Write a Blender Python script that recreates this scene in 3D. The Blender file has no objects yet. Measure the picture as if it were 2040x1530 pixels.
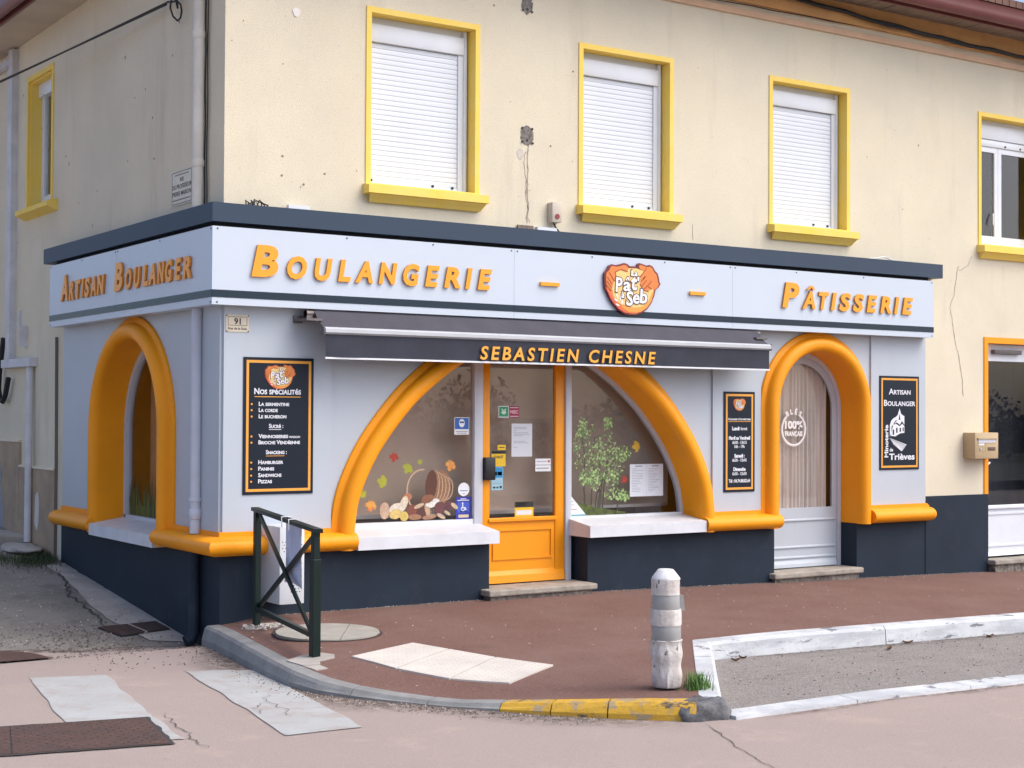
import bpy, bmesh, math, random
from mathutils import Vector, Matrix, noise
from mathutils.geometry import tessellate_polygon, delaunay_2d_cdt
R = math.radians
random.seed(7)
sc = bpy.context.scene
col = sc.collection

# ------------------------------------------------------------------ camera
cd = bpy.data.cameras.new('camera'); cam = bpy.data.objects.new('camera', cd); col.objects.link(cam)
cd.sensor_width = 36.0; cd.lens = 53.64; cd.clip_start = 0.05; cd.clip_end = 2000
cr = Vector((0.830907, -0.556386, 0.005254)); cu = Vector((-0.014869, -0.012764, 0.999808)); cb = Vector((-0.556212, -0.830826, -0.018878))
m4 = Matrix((cr, cu, cb)).transposed().to_4x4(); m4.translation = Vector((-4.5015, -10.5824, 1.7)); cam.matrix_world = m4
sc.camera = cam

# ------------------------------------------------------------------ light
SUN_AZ = R(138); SUN_EL = R(52)           # azimuth from +Y towards +X
w = bpy.data.worlds.new('World'); sc.world = w; w.use_nodes = True
nt = w.node_tree; bg = nt.nodes['Background']
sky = nt.nodes.new('ShaderNodeTexSky'); sky.sky_type = 'NISHITA'; sky.sun_disc = False
sky.sun_elevation = SUN_EL; sky.sun_rotation = SUN_AZ; sky.air_density = 0.62; sky.dust_density = 5.0; sky.ozone_density = 0.6; sky.altitude = 300
nt.links.new(sky.outputs[0], bg.inputs[0]); bg.inputs[1].default_value = 0.15
sd = bpy.data.lights.new('sun', 'SUN'); sun = bpy.data.objects.new('sun', sd); col.objects.link(sun)
sd.energy = 0.72; sd.angle = R(75); sd.color = (0.985, 0.99, 1.0)
sdir = Vector((math.sin(SUN_AZ)*math.cos(SUN_EL), math.cos(SUN_AZ)*math.cos(SUN_EL), math.sin(SUN_EL)))
sun.rotation_euler = sdir.to_track_quat('Z', 'Y').to_euler(); sun.location = (6, -12, 14)
sc.view_settings.view_transform = 'Standard'; sc.view_settings.look = 'None'
sc.view_settings.exposure = 0.95; sc.view_settings.gamma = 1.0; sc.view_settings.use_curve_mapping = False
sc.render.engine = 'CYCLES'

# ------------------------------------------------------------------ materials
MATS = {}
def srgb(r, g, b):
    f = lambda c: (c/255/12.92) if c/255 <= 0.04045 else ((c/255+0.055)/1.055)**2.4
    return (f(r), f(g), f(b))
def mat(name, c, rough=0.6, var=0.0, vs=3.0, c2=None, bump=0.0, bs=80.0, metal=0.0, spec=0.5, coat=0.0, stretch=None, speck=None, sscale=120.0, sthr=0.62, bdist=0.01):
    if name in MATS: return MATS[name]
    m = bpy.data.materials.new(name); m.use_nodes = True; N = m.node_tree.nodes; L = m.node_tree.links
    p = N['Principled BSDF']; p.inputs['Base Color'].default_value = (*c, 1); p.inputs['Roughness'].default_value = rough
    p.inputs['Metallic'].default_value = metal; p.inputs['Specular IOR Level'].default_value = spec
    if coat: p.inputs['Coat Weight'].default_value = coat; p.inputs['Coat Roughness'].default_value = 0.12
    geo = N.new('ShaderNodeNewGeometry'); src = geo.outputs['Position']
    if stretch:
        mp = N.new('ShaderNodeMapping'); mp.inputs['Scale'].default_value = stretch; L.new(src, mp.inputs[0]); ssrc = mp.outputs[0]
    else: ssrc = src
    cur = None
    if var:
        n = N.new('ShaderNodeTexNoise'); n.inputs['Scale'].default_value = vs; n.inputs['Detail'].default_value = 6; n.inputs['Roughness'].default_value = 0.62
        L.new(ssrc, n.inputs['Vector'])
        rp = N.new('ShaderNodeValToRGB'); rp.color_ramp.elements[0].position = 0.33; rp.color_ramp.elements[1].position = 0.68
        d = c2 if c2 else tuple(x*(1-var) for x in c)
        rp.color_ramp.elements[0].color = (*d, 1); rp.color_ramp.elements[1].color = (*(c if c2 else tuple(min(1, x*(1+var*0.5)) for x in c)), 1)
        L.new(n.outputs['Fac'], rp.inputs[0]); cur = rp.outputs[0]
    if speck:
        n2 = N.new('ShaderNodeTexNoise'); n2.inputs['Scale'].default_value = sscale; n2.inputs['Detail'].default_value = 2; L.new(src, n2.inputs['Vector'])
        r2 = N.new('ShaderNodeValToRGB'); r2.color_ramp.elements[0].position = sthr-0.04; r2.color_ramp.elements[1].position = sthr+0.04
        L.new(n2.outputs['Fac'], r2.inputs[0])
        mx = N.new('ShaderNodeMix'); mx.data_type = 'RGBA'; L.new(r2.outputs[0], mx.inputs[0])
        if cur: L.new(cur, mx.inputs[6])
        else: mx.inputs[6].default_value = (*c, 1)
        mx.inputs[7].default_value = (*speck, 1); cur = mx.outputs[2]
    if cur: L.new(cur, p.inputs['Base Color'])
    if bump:
        nb = N.new('ShaderNodeTexNoise'); nb.inputs['Scale'].default_value = bs; nb.inputs['Detail'].default_value = 5; L.new(src, nb.inputs['Vector'])
        b = N.new('ShaderNodeBump'); b.inputs['Strength'].default_value = bump; b.inputs['Distance'].default_value = bdist
        L.new(nb.outputs['Fac'], b.inputs['Height']); L.new(b.outputs[0], p.inputs['Normal'])
    MATS[name] = m; return m

def layer(m, color, scale, lo, hi, stretch=None, amount=1.0, detail=6):
    """mix one more irregular patch colour over a material's base colour"""
    N = m.node_tree.nodes; L = m.node_tree.links; p = N['Principled BSDF']
    geo = N.new('ShaderNodeNewGeometry'); v = geo.outputs['Position']
    if stretch:
        mp = N.new('ShaderNodeMapping'); mp.inputs['Scale'].default_value = stretch; L.new(v, mp.inputs[0]); v = mp.outputs[0]
    n = N.new('ShaderNodeTexNoise'); n.inputs['Scale'].default_value = scale; n.inputs['Detail'].default_value = detail; n.inputs['Roughness'].default_value = 0.65
    L.new(v, n.inputs['Vector'])
    r = N.new('ShaderNodeMapRange'); r.inputs[1].default_value = lo; r.inputs[2].default_value = hi; r.inputs[4].default_value = amount
    L.new(n.outputs['Fac'], r.inputs[0])
    mx = N.new('ShaderNodeMix'); mx.data_type = 'RGBA'; L.new(r.outputs[0], mx.inputs[0])
    bc = p.inputs['Base Color']
    if bc.links: L.new(bc.links[0].from_socket, mx.inputs[6])
    else: mx.inputs[6].default_value = bc.default_value
    mx.inputs[7].default_value = (*color, 1); L.new(mx.outputs[2], bc)
    return m

def glass(name, tint=(1, 1, 1), rough=0.0, ior=1.52, refl=(1, 1, 1)):
    m = bpy.data.materials.new(name); m.use_nodes = True; N = m.node_tree.nodes; L = m.node_tree.links
    N.remove(N['Principled BSDF']); o = N['Material Output']
    t = N.new('ShaderNodeBsdfTransparent'); t.inputs[0].default_value = (*tint, 1)
    g = N.new('ShaderNodeBsdfGlossy'); g.inputs['Roughness'].default_value = rough; g.inputs[0].default_value = (*refl, 1)
    gm = N.new('ShaderNodeNewGeometry'); dt = N.new('ShaderNodeVectorMath'); dt.operation = 'DOT_PRODUCT'   # Schlick reflectance, the same from both faces
    L.new(gm.outputs['Incoming'], dt.inputs[0]); L.new(gm.outputs['Normal'], dt.inputs[1])
    def mth(op, v0, v1=None):
        q = N.new('ShaderNodeMath'); q.operation = op
        for i, v in enumerate((v0, v1)):
            if v is None: continue
            if isinstance(v, (int, float)): q.inputs[i].default_value = v
            else: L.new(v, q.inputs[i])
        return q.outputs[0]
    ab = mth('ABSOLUTE', dt.outputs['Value']); iv = mth('SUBTRACT', 1.0, ab); pw = mth('POWER', iv, 5.0); sc_ = mth('MULTIPLY', pw, 0.957); fo = mth('ADD', sc_, 0.043)
    x = N.new('ShaderNodeMixShader'); L.new(fo, x.inputs[0]); L.new(t.outputs[0], x.inputs[1]); L.new(g.outputs[0], x.inputs[2])
    L.new(x.outputs[0], o.inputs[0]); return m

WALL = mat('cream_render', (0.765, 0.705, 0.54), 0.92, 0.2, 0.9, c2=(0.675, 0.625, 0.49), bump=0.5, bs=160, spec=0.2)
layer(WALL, (0.50, 0.45, 0.345), 1.6, 0.56, 0.78, stretch=(1.6, 1.6, 0.22), amount=0.6)
layer(WALL, (0.36, 0.32, 0.27), 26.0, 0.66, 0.74, amount=0.5, detail=3)
layer(WALL, (0.75, 0.66, 0.47), 0.6, 0.5, 0.72, amount=0.5)
layer(WALL, (0.56, 0.50, 0.41), 70, 0.56, 0.64, amount=0.45, detail=3)
PLINTH = mat('old_plinth_render', (0.48, 0.37, 0.26), 0.95, 0.3, 2.5, c2=(0.34, 0.26, 0.19), bump=0.6, bs=60, spec=0.2)
layer(PLINTH, (0.25, 0.20, 0.17), 7.0, 0.62, 0.72, stretch=(1, 1, 0.6), amount=0.7)
GREYR = mat('grey_cement_render', (0.33, 0.35, 0.38), 0.95, 0.2, 4, bump=0.5, bs=70)
PANEL = mat('pale_grey_lacquer_panel', (0.468, 0.525, 0.582), 0.42, 0.035, 1.2, spec=0.4)
layer(PANEL, (0.40, 0.42, 0.45), 2.4, 0.56, 0.8, stretch=(1.5, 1.5, 0.4), amount=0.35)
SIGNP = mat('white_sign_panel', (0.545, 0.622, 0.705), 0.3, 0.03, 0.8, spec=0.5)
ORANGE = mat('orange_paint', (0.90, 0.335, 0.006), 0.5, 0.06, 1.5, spec=0.3, bump=0.12, bs=70)
layer(ORANGE, (0.66, 0.25, 0.02), 7, 0.55, 0.8, amount=0.35)
layer(ORANGE, (0.40, 0.17, 0.04), 45, 0.68, 0.72, amount=0.4, detail=3)
ORDOOR = mat('orange_door_paint', (0.88, 0.32, 0.006), 0.4, 0.05, 3, spec=0.4)
ORLET = mat('orange_letter_face', (0.90, 0.36, 0.015), 0.35, spec=0.5)
ORSHADE = mat('letter_edge', (0.62, 0.22, 0.02), 0.5)  # letter sides in a darker orange, their shade put into the colour
NAVY = mat('navy_plinth_paint', (0.015, 0.026, 0.043), 0.6, 0.16, 2.2, spec=0.22, bump=0.06, bs=120)
layer(NAVY, (0.045, 0.052, 0.062), 5, 0.56, 0.74, amount=0.35)
CORN = mat('slate_blue_cornice_metal', (0.028, 0.052, 0.088), 0.5, 0.06, 2, spec=0.35)
STRIPE = mat('dark_glossy_stripe', (0.012, 0.028, 0.048), 0.18, spec=0.3)
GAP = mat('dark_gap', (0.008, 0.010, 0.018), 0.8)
YEL = mat('yellow_window_paint', (0.88, 0.63, 0.105), 0.7, 0.10, 5, c2=(0.88, 0.66, 0.18), spec=0.3, bump=0.1, bs=60)
layer(YEL, (0.42, 0.30, 0.14), 14, 0.69, 0.76, amount=0.55)
PVC = mat('white_pvc', (0.71, 0.755, 0.81), 0.32, 0.04, 5, spec=0.5)
SLAT = mat('white_shutter_slat', (0.72, 0.775, 0.84), 0.4, 0.04, 2, spec=0.45)
SILLW = mat('white_sill_paint', (0.68, 0.71, 0.75), 0.4, 0.10, 6, spec=0.5)
layer(SILLW, (0.45, 0.42, 0.38), 12, 0.62, 0.78, amount=0.35)
FRAMEG = mat('grey_window_frame', (0.56, 0.59, 0.64), 0.45, 0.05, 3)
BLIND = mat('taupe_roller_blind', (0.55, 0.445, 0.365), 0.85, 0.10, 1.3, stretch=(1, 1, 0.3))
DARKIN = mat('dark_interior', (0.035, 0.025, 0.02), 0.9)
ALU = mat('brushed_aluminium', (0.55, 0.57, 0.60), 0.35, 0.06, 30, metal=0.7)
GLASS = glass('shop_glass', (0.93, 0.93, 0.93))
DGLASS = glass('tinted_door_glass', (0.75, 0.76, 0.78))
STONE = mat('worn_step_stone', (0.36, 0.33, 0.28), 0.85, 0.3, 9, bump=0.5, bs=60)
layer(STONE, (0.14, 0.12, 0.10), 14, 0.6, 0.72, amount=0.6)
ROUGHST = mat('rubble_step_base', (0.30, 0.27, 0.23), 0.95, 0.5, 25, c2=(0.08, 0.07, 0.06), bump=1.0, bs=40)
BLACK = mat('black_plastic', (0.012, 0.012, 0.014), 0.45)
CABLE = mat('black_cable', (0.012, 0.011, 0.014), 0.6)
PIPE = mat('cream_downpipe', (0.72, 0.68, 0.60), 0.55, 0.12, 4)
PIPEG = mat('pale_grey_pipe', (0.53, 0.57, 0.65), 0.45, 0.08, 4)
PIPEW = mat('white_conduit', (0.60, 0.61, 0.64), 0.55, 0.15, 5)
FABRIC = mat('dark_grey_awning_fabric', (0.080, 0.080, 0.098), 0.85, 0.12, 5, bump=0.15, bs=400, spec=0.2)
VALANCE = mat('charcoal_valance_fabric', (0.048, 0.053, 0.070), 0.85, 0.15, 4, bump=0.15, bs=400, spec=0.2)
WHITEM = mat('white_metal', (0.74, 0.77, 0.80), 0.35, 0.04, 6)
BOARD = mat('midnight_blue_board', (0.008, 0.015, 0.027), 0.4, spec=0.25)
BTXT = mat('white_print', (0.72, 0.75, 0.80), 0.5)
BORNG = mat('orange_print', (0.80, 0.36, 0.05), 0.5)
PLQ = mat('ivory_enamel', (0.66, 0.60, 0.46), 0.35, 0.08, 10)
PLQT = mat('dark_print', (0.06, 0.045, 0.04), 0.6)
GREENM = mat('dark_green_powder_coat', (0.004, 0.015, 0.013), 0.42, 0.12, 10, spec=0.3)
CABW = mat('white_cabinet_enamel', (0.62, 0.65, 0.68), 0.45, 0.08, 5)
ROAD = mat('pink_beige_road', (0.375, 0.315, 0.285), 0.92, 0.1, 0.7, c2=(0.345, 0.292, 0.268), bump=0.5, bs=220, speck=(0.27, 0.21, 0.19), sscale=230, sthr=0.6, spec=0.25)
layer(ROAD, (0.36, 0.305, 0.29), 0.9, 0.5, 0.75, amount=0.7)
layer(ROAD, (0.47, 0.37, 0.31), 2.3, 0.55, 0.7, amount=0.5)
layer(ROAD, (0.26, 0.205, 0.18), 75, 0.55, 0.63, amount=0.5, detail=5)
layer(ROAD, (0.52, 0.44, 0.39), 95, 0.57, 0.65, amount=0.45, detail=4)
layer(ROAD, (0.56, 0.44, 0.385), 320, 0.58, 0.64, amount=0.5, detail=2)
layer(ROAD, (0.26, 0.21, 0.185), 9, 0.62, 0.72, amount=0.45)
PAVE = mat('red_brown_pavement_asphalt', (0.155, 0.082, 0.064), 0.9, 0.2, 1.4, c2=(0.185, 0.110, 0.090), bump=0.6, bs=260, speck=(0.30, 0.185, 0.165), sscale=260, sthr=0.6, spec=0.25)
layer(PAVE, (0.23, 0.155, 0.13), 1.1, 0.5, 0.75, amount=0.55)
layer(PAVE, (0.10, 0.06, 0.052), 3.2, 0.56, 0.72, amount=0.4)
layer(PAVE, (0.33, 0.23, 0.20), 85, 0.58, 0.65, amount=0.5, detail=4)
layer(PAVE, (0.07, 0.038, 0.032), 70, 0.58, 0.66, amount=0.5, detail=4)
layer(PAVE, (0.085, 0.05, 0.045), 300, 0.6, 0.66, amount=0.6, detail=2)
ALLEY = mat('old_grey_asphalt', (0.25, 0.235, 0.21), 0.95, 0.3, 2.2, c2=(0.155, 0.145, 0.13), bump=0.9, bs=120, speck=(0.33, 0.31, 0.29), sscale=120, sthr=0.63)
layer(ALLEY, (0.29, 0.27, 0.235), 1.3, 0.5, 0.65, amount=0.7)
layer(ALLEY, (0.11, 0.10, 0.09), 2.6, 0.54, 0.66, amount=0.6)
layer(ALLEY, (0.36, 0.33, 0.30), 60, 0.58, 0.65, amount=0.6, detail=4)
layer(ALLEY, (0.06, 0.05, 0.045), 45, 0.62, 0.68, amount=0.7, detail=3)
PARK = mat('grey_gravelly_asphalt', (0.245, 0.225, 0.21), 0.95, 0.22, 2.0, c2=(0.19, 0.175, 0.165), bump=0.9, bs=110, speck=(0.42, 0.40, 0.37), sscale=130, sthr=0.6)
layer(PARK, (0.09, 0.08, 0.072), 80, 0.55, 0.63, amount=0.7, detail=4)
layer(PARK, (0.44, 0.41, 0.38), 70, 0.58, 0.65, amount=0.6, detail=4)
layer(PARK, (0.15, 0.135, 0.125), 4, 0.55, 0.7, stretch=(0.5, 2.0, 1), amount=0.5)
CONC = mat('pale_concrete', (0.40, 0.375, 0.34), 0.9, 0.22, 5, bump=0.5, bs=120)
layer(CONC, (0.20, 0.18, 0.16), 10, 0.6, 0.74, amount=0.5)
COVER = mat('grey_green_concrete_cover', (0.34, 0.33, 0.29), 0.9, 0.15, 7, bump=0.35, bs=150)
KERBG = mat('grey_concrete_kerb', (0.26, 0.265, 0.26), 0.9, 0.22, 5, bump=0.5, bs=110)
layer(KERBG, (0.13, 0.125, 0.12), 22, 0.6, 0.72, amount=0.5)
KERBY = mat('yellow_painted_kerb', (0.60, 0.36, 0.035), 0.8, 0.18, 5, bump=0.4, bs=90)
layer(KERBY, (0.27, 0.25, 0.22), 7.5, 0.545, 0.60, stretch=(1, 1, 1.6), amount=0.75)
layer(KERBY, (0.05, 0.05, 0.058), 11, 0.59, 0.63, stretch=(0.5, 0.5, 1.6), amount=0.9)
layer(KERBY, (0.40, 0.24, 0.04), 22, 0.52, 0.62, amount=0.6)
KERBW = mat('white_painted_kerb', (0.58, 0.61, 0.63), 0.8, 0.1, 6, bump=0.35, bs=90)
layer(KERBW, (0.40, 0.425, 0.455), 4, 0.44, 0.58, stretch=(0.5, 0.5, 2.5), amount=0.8)
layer(KERBW, (0.11, 0.115, 0.14), 9, 0.585, 0.62, stretch=(0.4, 0.4, 2.0), amount=0.85)
layer(KERBW, (0.30, 0.28, 0.26), 30, 0.6, 0.66, amount=0.5)
KBLOB = mat('tarry_corner_concrete', (0.17, 0.175, 0.18), 0.85, 0.5, 8, c2=(0.05, 0.052, 0.06), bump=1.0, bs=40)
ZEBRA = mat('pale_blue_grey_marking', (0.43, 0.455, 0.455), 0.85, 0.12, 3, c2=(0.385, 0.39, 0.38), bump=0.4, bs=220)
layer(ZEBRA, (0.365, 0.31, 0.28), 5, 0.50, 0.66, amount=0.75)
layer(ZEBRA, (0.28, 0.26, 0.25), 70, 0.58, 0.66, amount=0.5, detail=4)
TACT = mat('cream_tactile_slab', (0.60, 0.565, 0.51), 0.85, 0.12, 4, bump=0.3, bs=120)
RUST = mat('rusty_cast_iron', (0.115, 0.065, 0.052), 0.75, 0.3, 6, c2=(0.075, 0.05, 0.045), bump=0.5, bs=90, metal=0.25)
layer(RUST, (0.24, 0.19, 0.16), 16, 0.62, 0.72, amount=0.5)
GRATE = mat('dark_iron_grate', (0.085, 0.06, 0.055), 0.7, 0.3, 10, metal=0.3)
WRAP = mat('dirty_white_wrap', (0.70, 0.69, 0.67), 0.6, 0.25, 9, c2=(0.47, 0.43, 0.39), bump=0.7, bs=30, stretch=(1.5, 1.5, 0.45))
layer(WRAP, (0.09, 0.08, 0.075), 26, 0.615, 0.65, stretch=(1, 1, 0.45), amount=0.85, detail=4)
BAND = mat('grey_reflective_band', (0.33, 0.34, 0.335), 0.4, 0.12, 12)
WOOD = mat('weathered_soffit_board', (0.30, 0.23, 0.17), 0.85, 0.35, 8, c2=(0.17, 0.13, 0.105), stretch=(7, 0.7, 7), bump=0.4, bs=60)
EAVEO = mat('ochre_eave_band', (0.66, 0.36, 0.14), 0.85, 0.15, 3)
EAVEC = mat('salmon_eave_line', (0.70, 0.47, 0.31), 0.88, 0.12, 4)
SOFL = mat('plaster_soffit', (0.56, 0.48, 0.38), 0.9, 0.12, 2)
GUT = mat('maroon_gutter', (0.16, 0.045, 0.042), 0.4, 0.12, 5, spec=0.5)
TILE = mat('terracotta_tile', (0.16, 0.085, 0.065), 0.85, 0.3, 4)
GRASS = mat('green_grass_blade', (0.085, 0.19, 0.03), 0.6, 0.3, 30)
MOSS = mat('dark_green_weeds', (0.045, 0.075, 0.022), 0.8, 0.4, 40)
CRACK = mat('crack_dark', (0.05, 0.042, 0.04), 0.95)
TAR = mat('dark_tar', (0.045, 0.042, 0.042), 0.9)
LITTER = mat('dry_leaf_litter', (0.20, 0.10, 0.05), 0.9, 0.6, 40)
PEB = mat('pale_grit', (0.50, 0.46, 0.41), 0.9, 0.5, 60)
DARKGRIT = mat('dark_grit', (0.12, 0.09, 0.07), 0.9, 0.5, 60)
BEIGEB = mat('beige_steel_box', (0.50, 0.38, 0.22), 0.45, 0.05, 6)
IVORYP = mat('ivory_plastic', (0.56, 0.50, 0.42), 0.5, 0.08, 8)

# ------------------------------------------------------------------ object helpers
ORG = {}
def link(o): col.objects.link(o); return o
def tag(o, label=None, cat=None, group=None, kind=None):
    if label: o['label'] = label
    if cat: o['category'] = cat
    if group: o['group'] = group
    if kind: o['kind'] = kind
    return o
def thing(name, loc, label, cat, group=None):
    o = link(bpy.data.objects.new(name, None)); o.location = loc; o.empty_display_size = 0.1
    ORG[o.name] = Vector(loc); return tag(o, label, cat, group)
def finish(name, bm, m, parent=None, smooth=False, recalc=True):
    if recalc: bmesh.ops.recalc_face_normals(bm, faces=bm.faces)
    off = ORG[parent.name] if parent else Vector((0, 0, 0))
    me = bpy.data.meshes.new(name)
    if off.length: bmesh.ops.translate(bm, verts=bm.verts, vec=-off)
    bm.to_mesh(me); bm.free()
    for x in (m if isinstance(m, (list, tuple)) else [m]): me.materials.append(x)
    if smooth:
        for f in me.polygons: f.use_smooth = True
    o = link(bpy.data.objects.new(name, me))
    if parent: o.parent = parent
    ORG[o.name] = off
    return o
def smooth_by_angle(o, a=35):
    me = o.data
    for f in me.polygons: f.use_smooth = True
    try: me.set_sharp_from_angle(angle=R(a))
    except Exception: pass
    return o
# facade frames: u to the viewer's right, n outwards, z up
def FR(u, n, z): return Vector((u, -n, z))
def LE(u, n, z): return Vector((-n, -u, z))       # on the side wall u = -y
def WLD(x, y, z): return Vector((x, y, z))
def box(bm, M, u0, u1, n0, n1, z0, z1, bev=0.0):
    vs = [bm.verts.new(M(u, n, z)) for u in (u0, u1) for n in (n0, n1) for z in (z0, z1)]
    q = [(0, 1, 3, 2), (4, 6, 7, 5), (0, 4, 5, 1), (2, 3, 7, 6), (0, 2, 6, 4), (1, 5, 7, 3)]
    fs = [bm.faces.new([vs[i] for i in f]) for f in q]
    if bev:
        es = list({e for f in fs for e in f.edges})
        bmesh.ops.bevel(bm, geom=es, offset=bev, segments=2, affect='EDGES', profile=0.5)
    return fs
def boxo(name, M, u0, u1, n0, n1, z0, z1, m, parent, bev=0.0):
    bm = bmesh.new(); box(bm, M, u0, u1, n0, n1, z0, z1, bev)
    o = finish(name, bm, m, parent)
    if bev: smooth_by_angle(o, 40)
    return o
def tube(bm, pts, r, seg=8, cap=True):
    pts = [Vector(p) for p in pts]; rings = []; a = None
    for i, p in enumerate(pts):
        t = (pts[min(i+1, len(pts)-1)]-pts[max(i-1, 0)]).normalized()
        if a is None:
            a = t.cross(Vector((0, 0, 1)))
            if a.length < 0.2: a = t.cross(Vector((1, 0, 0)))
        a = (a-t*a.dot(t)).normalized(); b = t.cross(a)
        rr = r[i] if isinstance(r, (list, tuple)) else r
        rings.append([bm.verts.new(p+rr*(math.cos(k*2*math.pi/seg)*a+math.sin(k*2*math.pi/seg)*b)) for k in range(seg)])
    for i in range(len(rings)-1):
        for k in range(seg): bm.faces.new((rings[i][k], rings[i][(k+1) % seg], rings[i+1][(k+1) % seg], rings[i+1][k]))
    if cap: bm.faces.new(rings[0]); bm.faces.new(rings[-1])
def tubeo(name, pts, r, m, parent, seg=10):
    bm = bmesh.new(); tube(bm, pts, r, seg); o = finish(name, bm, m, parent, smooth=True); return smooth_by_angle(o, 50)
def bar(bm, a, b, w, h, up=(0, 0, 1)):
    a = Vector(a); b = Vector(b); t = (b-a).normalized(); s = t.cross(Vector(up)).normalized(); v = s.cross(t)
    vs = [bm.verts.new(p+s*x*w/2+v*y*h/2) for p in (a, b) for x, y in ((-1, -1), (1, -1), (1, 1), (-1, 1))]
    for f in ((0, 1, 2, 3), (7, 6, 5, 4), (0, 4, 5, 1), (1, 5, 6, 2), (2, 6, 7, 3), (3, 7, 4, 0)): bm.faces.new([vs[i] for i in f])
def prism(bm, M, poly, n0, n1):
    """flat outline (u,z) given a thickness from n0 to n1"""
    tris = tessellate_polygon([[Vector((p[0], p[1], 0)) for p in poly]])
    A = [bm.verts.new(M(p[0], n0, p[1])) for p in poly]; B = [bm.verts.new(M(p[0], n1, p[1])) for p in poly]
    for t in tris:
        try: bm.faces.new([B[i] for i in t]); bm.faces.new([A[i] for i in reversed(t)])
        except ValueError: pass
    k = len(poly)
    for i in range(k): bm.faces.new((A[i], A[(i+1) % k], B[(i+1) % k], B[i]))
def prismo(name, M, poly, n0, n1, m, parent):
    bm = bmesh.new(); prism(bm, M, poly, n0, n1); return finish(name, bm, m, parent)
def extr(bm, M, prof, u0, u1, close=True):
    """profile (n,z) extruded along u"""
    A = [bm.verts.new(M(u0, n, z)) for n, z in prof]; B = [bm.verts.new(M(u1, n, z)) for n, z in prof]; k = len(prof)
    for i in range(k): bm.faces.new((A[i], A[(i+1) % k], B[(i+1) % k], B[i]))
    bm.faces.new(A); bm.faces.new(list(reversed(B)))
def sweep(bm, M, path, sec):
    """path (u,z) with section (offset outward, n)"""
    P = [Vector((p[0], p[1])) for p in path]; rows = []
    for i, p in enumerate(P):
        t = (P[min(i+1, len(P)-1)]-P[max(i-1, 0)]).normalized(); nr = Vector((-t.y, t.x))
        rows.append([bm.verts.new(M(p.x+nr.x*o, n, p.y+nr.y*o)) for o, n in sec])
    for i in range(len(rows)-1):
        for k in range(len(sec)-1): bm.faces.new((rows[i][k], rows[i][k+1], rows[i+1][k+1], rows[i+1][k]))
    return rows
def glyphs(body, size=1.0, bold=0.0, shear=0.0, smallcaps=False, spacing=1.0):
    cu_ = bpy.data.curves.new('t', 'FONT'); cu_.body = body; cu_.size = size; cu_.offset = bold; cu_.shear = shear; cu_.resolution_u = 3
    cu_.space_character = spacing
    if smallcaps:
        cu_.small_caps_scale = 0.76
        for f in cu_.body_format: f.use_small_caps = True
    o = bpy.data.objects.new('t', cu_); col.objects.link(o)
    dg = bpy.context.evaluated_depsgraph_get(); me = bpy.data.meshes.new_from_object(o.evaluated_get(dg))
    V = [(v.co.x, v.co.y) for v in me.vertices]; Fc = [tuple(p.vertices) for p in me.polygons]
    bpy.data.objects.remove(o); bpy.data.curves.remove(cu_); bpy.data.meshes.remove(me)
    return V, Fc
def text(name, body, M, parent, m, n, thick=0.0015, box_=None, u=0, z=0, h=0.05, align='C', width=None, bold=0.02, shear=0.0, smallcaps=False, side=None, spacing=1.0, rot=0.0):
    """lettering as raised flat mesh; box_=(u0,u1,z0,z1) fits one glyph into a box, else cap height h at baseline z"""
    V, Fc = glyphs(body, 1.0, bold, shear, smallcaps, spacing)
    if not V: return None
    x0 = min(v[0] for v in V); x1 = max(v[0] for v in V); y0 = min(v[1] for v in V); y1 = max(v[1] for v in V)
    if box_:
        a0, a1, b0, b1 = box_; T = [(a0+(x-x0)/(x1-x0)*(a1-a0), b0+(y-y0)/(y1-y0)*(b1-b0)) for x, y in V]
    else:
        s = h/0.72; sx = s if not width else width/(x1-x0); W = (x1-x0)*sx
        base = u-(W/2 if align == 'C' else 0)
        T = [((x-x0)*sx+base, z+y*s) for x, y in V]
        if rot: T = [(u+(a-u)*math.cos(rot)-(b-z)*math.sin(rot), z+(a-u)*math.sin(rot)+(b-z)*math.cos(rot)) for a, b in T]
    bm = bmesh.new()
    B = [bm.verts.new(M(a, n+thick, b)) for a, b in T]
    for f in Fc:
        try: bm.faces.new([B[i] for i in f])
        except ValueError: pass
    bmesh.ops.remove_doubles(bm, verts=bm.verts, dist=1e-5)
    be = [e for e in bm.edges if len(e.link_faces) == 1]
    r = bmesh.ops.extrude_edge_only(bm, edges=be)
    nv = [v for v in r['geom'] if isinstance(v, bmesh.types.BMVert)]; nf = [g for g in r['geom'] if isinstance(g, bmesh.types.BMFace)]
    dv = M(0, n, 0)-M(0, n+thick, 0)
    for v in nv: v.co += dv
    if side:
        for f in nf: f.material_index = 1
    return finish(name, bm, [m, side] if side else m, parent)
def disc(bm, M, u, z, n0, n1, r, seg=16, rz=None):
    prism(bm, M, [(u+r*math.cos(k*2*math.pi/seg), z+(rz or r)*math.sin(k*2*math.pi/seg)) for k in range(seg)], n0, n1)
def ringpoly(bm, M, u, z, r0, r1, n0, n1, seg=32, a0=0, a1=2*math.pi):
    A = []
    for k in range(seg+1):
        a = a0+(a1-a0)*k/seg; A.append([bm.verts.new(M(u+r*math.cos(a), n, z+r*math.sin(a))) for r, n in ((r0, n0), (r0, n1), (r1, n1), (r1, n0))])
    for i in range(seg):
        for k in range(4): bm.faces.new((A[i][k], A[i][(k+1) % 4], A[i+1][(k+1) % 4], A[i+1][k]))
def rectring(bm, M, u0, u1, z0, z1, w_, n0, n1):
    box(bm, M, u0, u1, n0, n1, z1-w_, z1); box(bm, M, u0, u1, n0, n1, z0, z0+w_)
    box(bm, M, u0, u0+w_, n0, n1, z0+w_, z1-w_); box(bm, M, u1-w_, u1, n0, n1, z0+w_, z1-w_)

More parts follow.
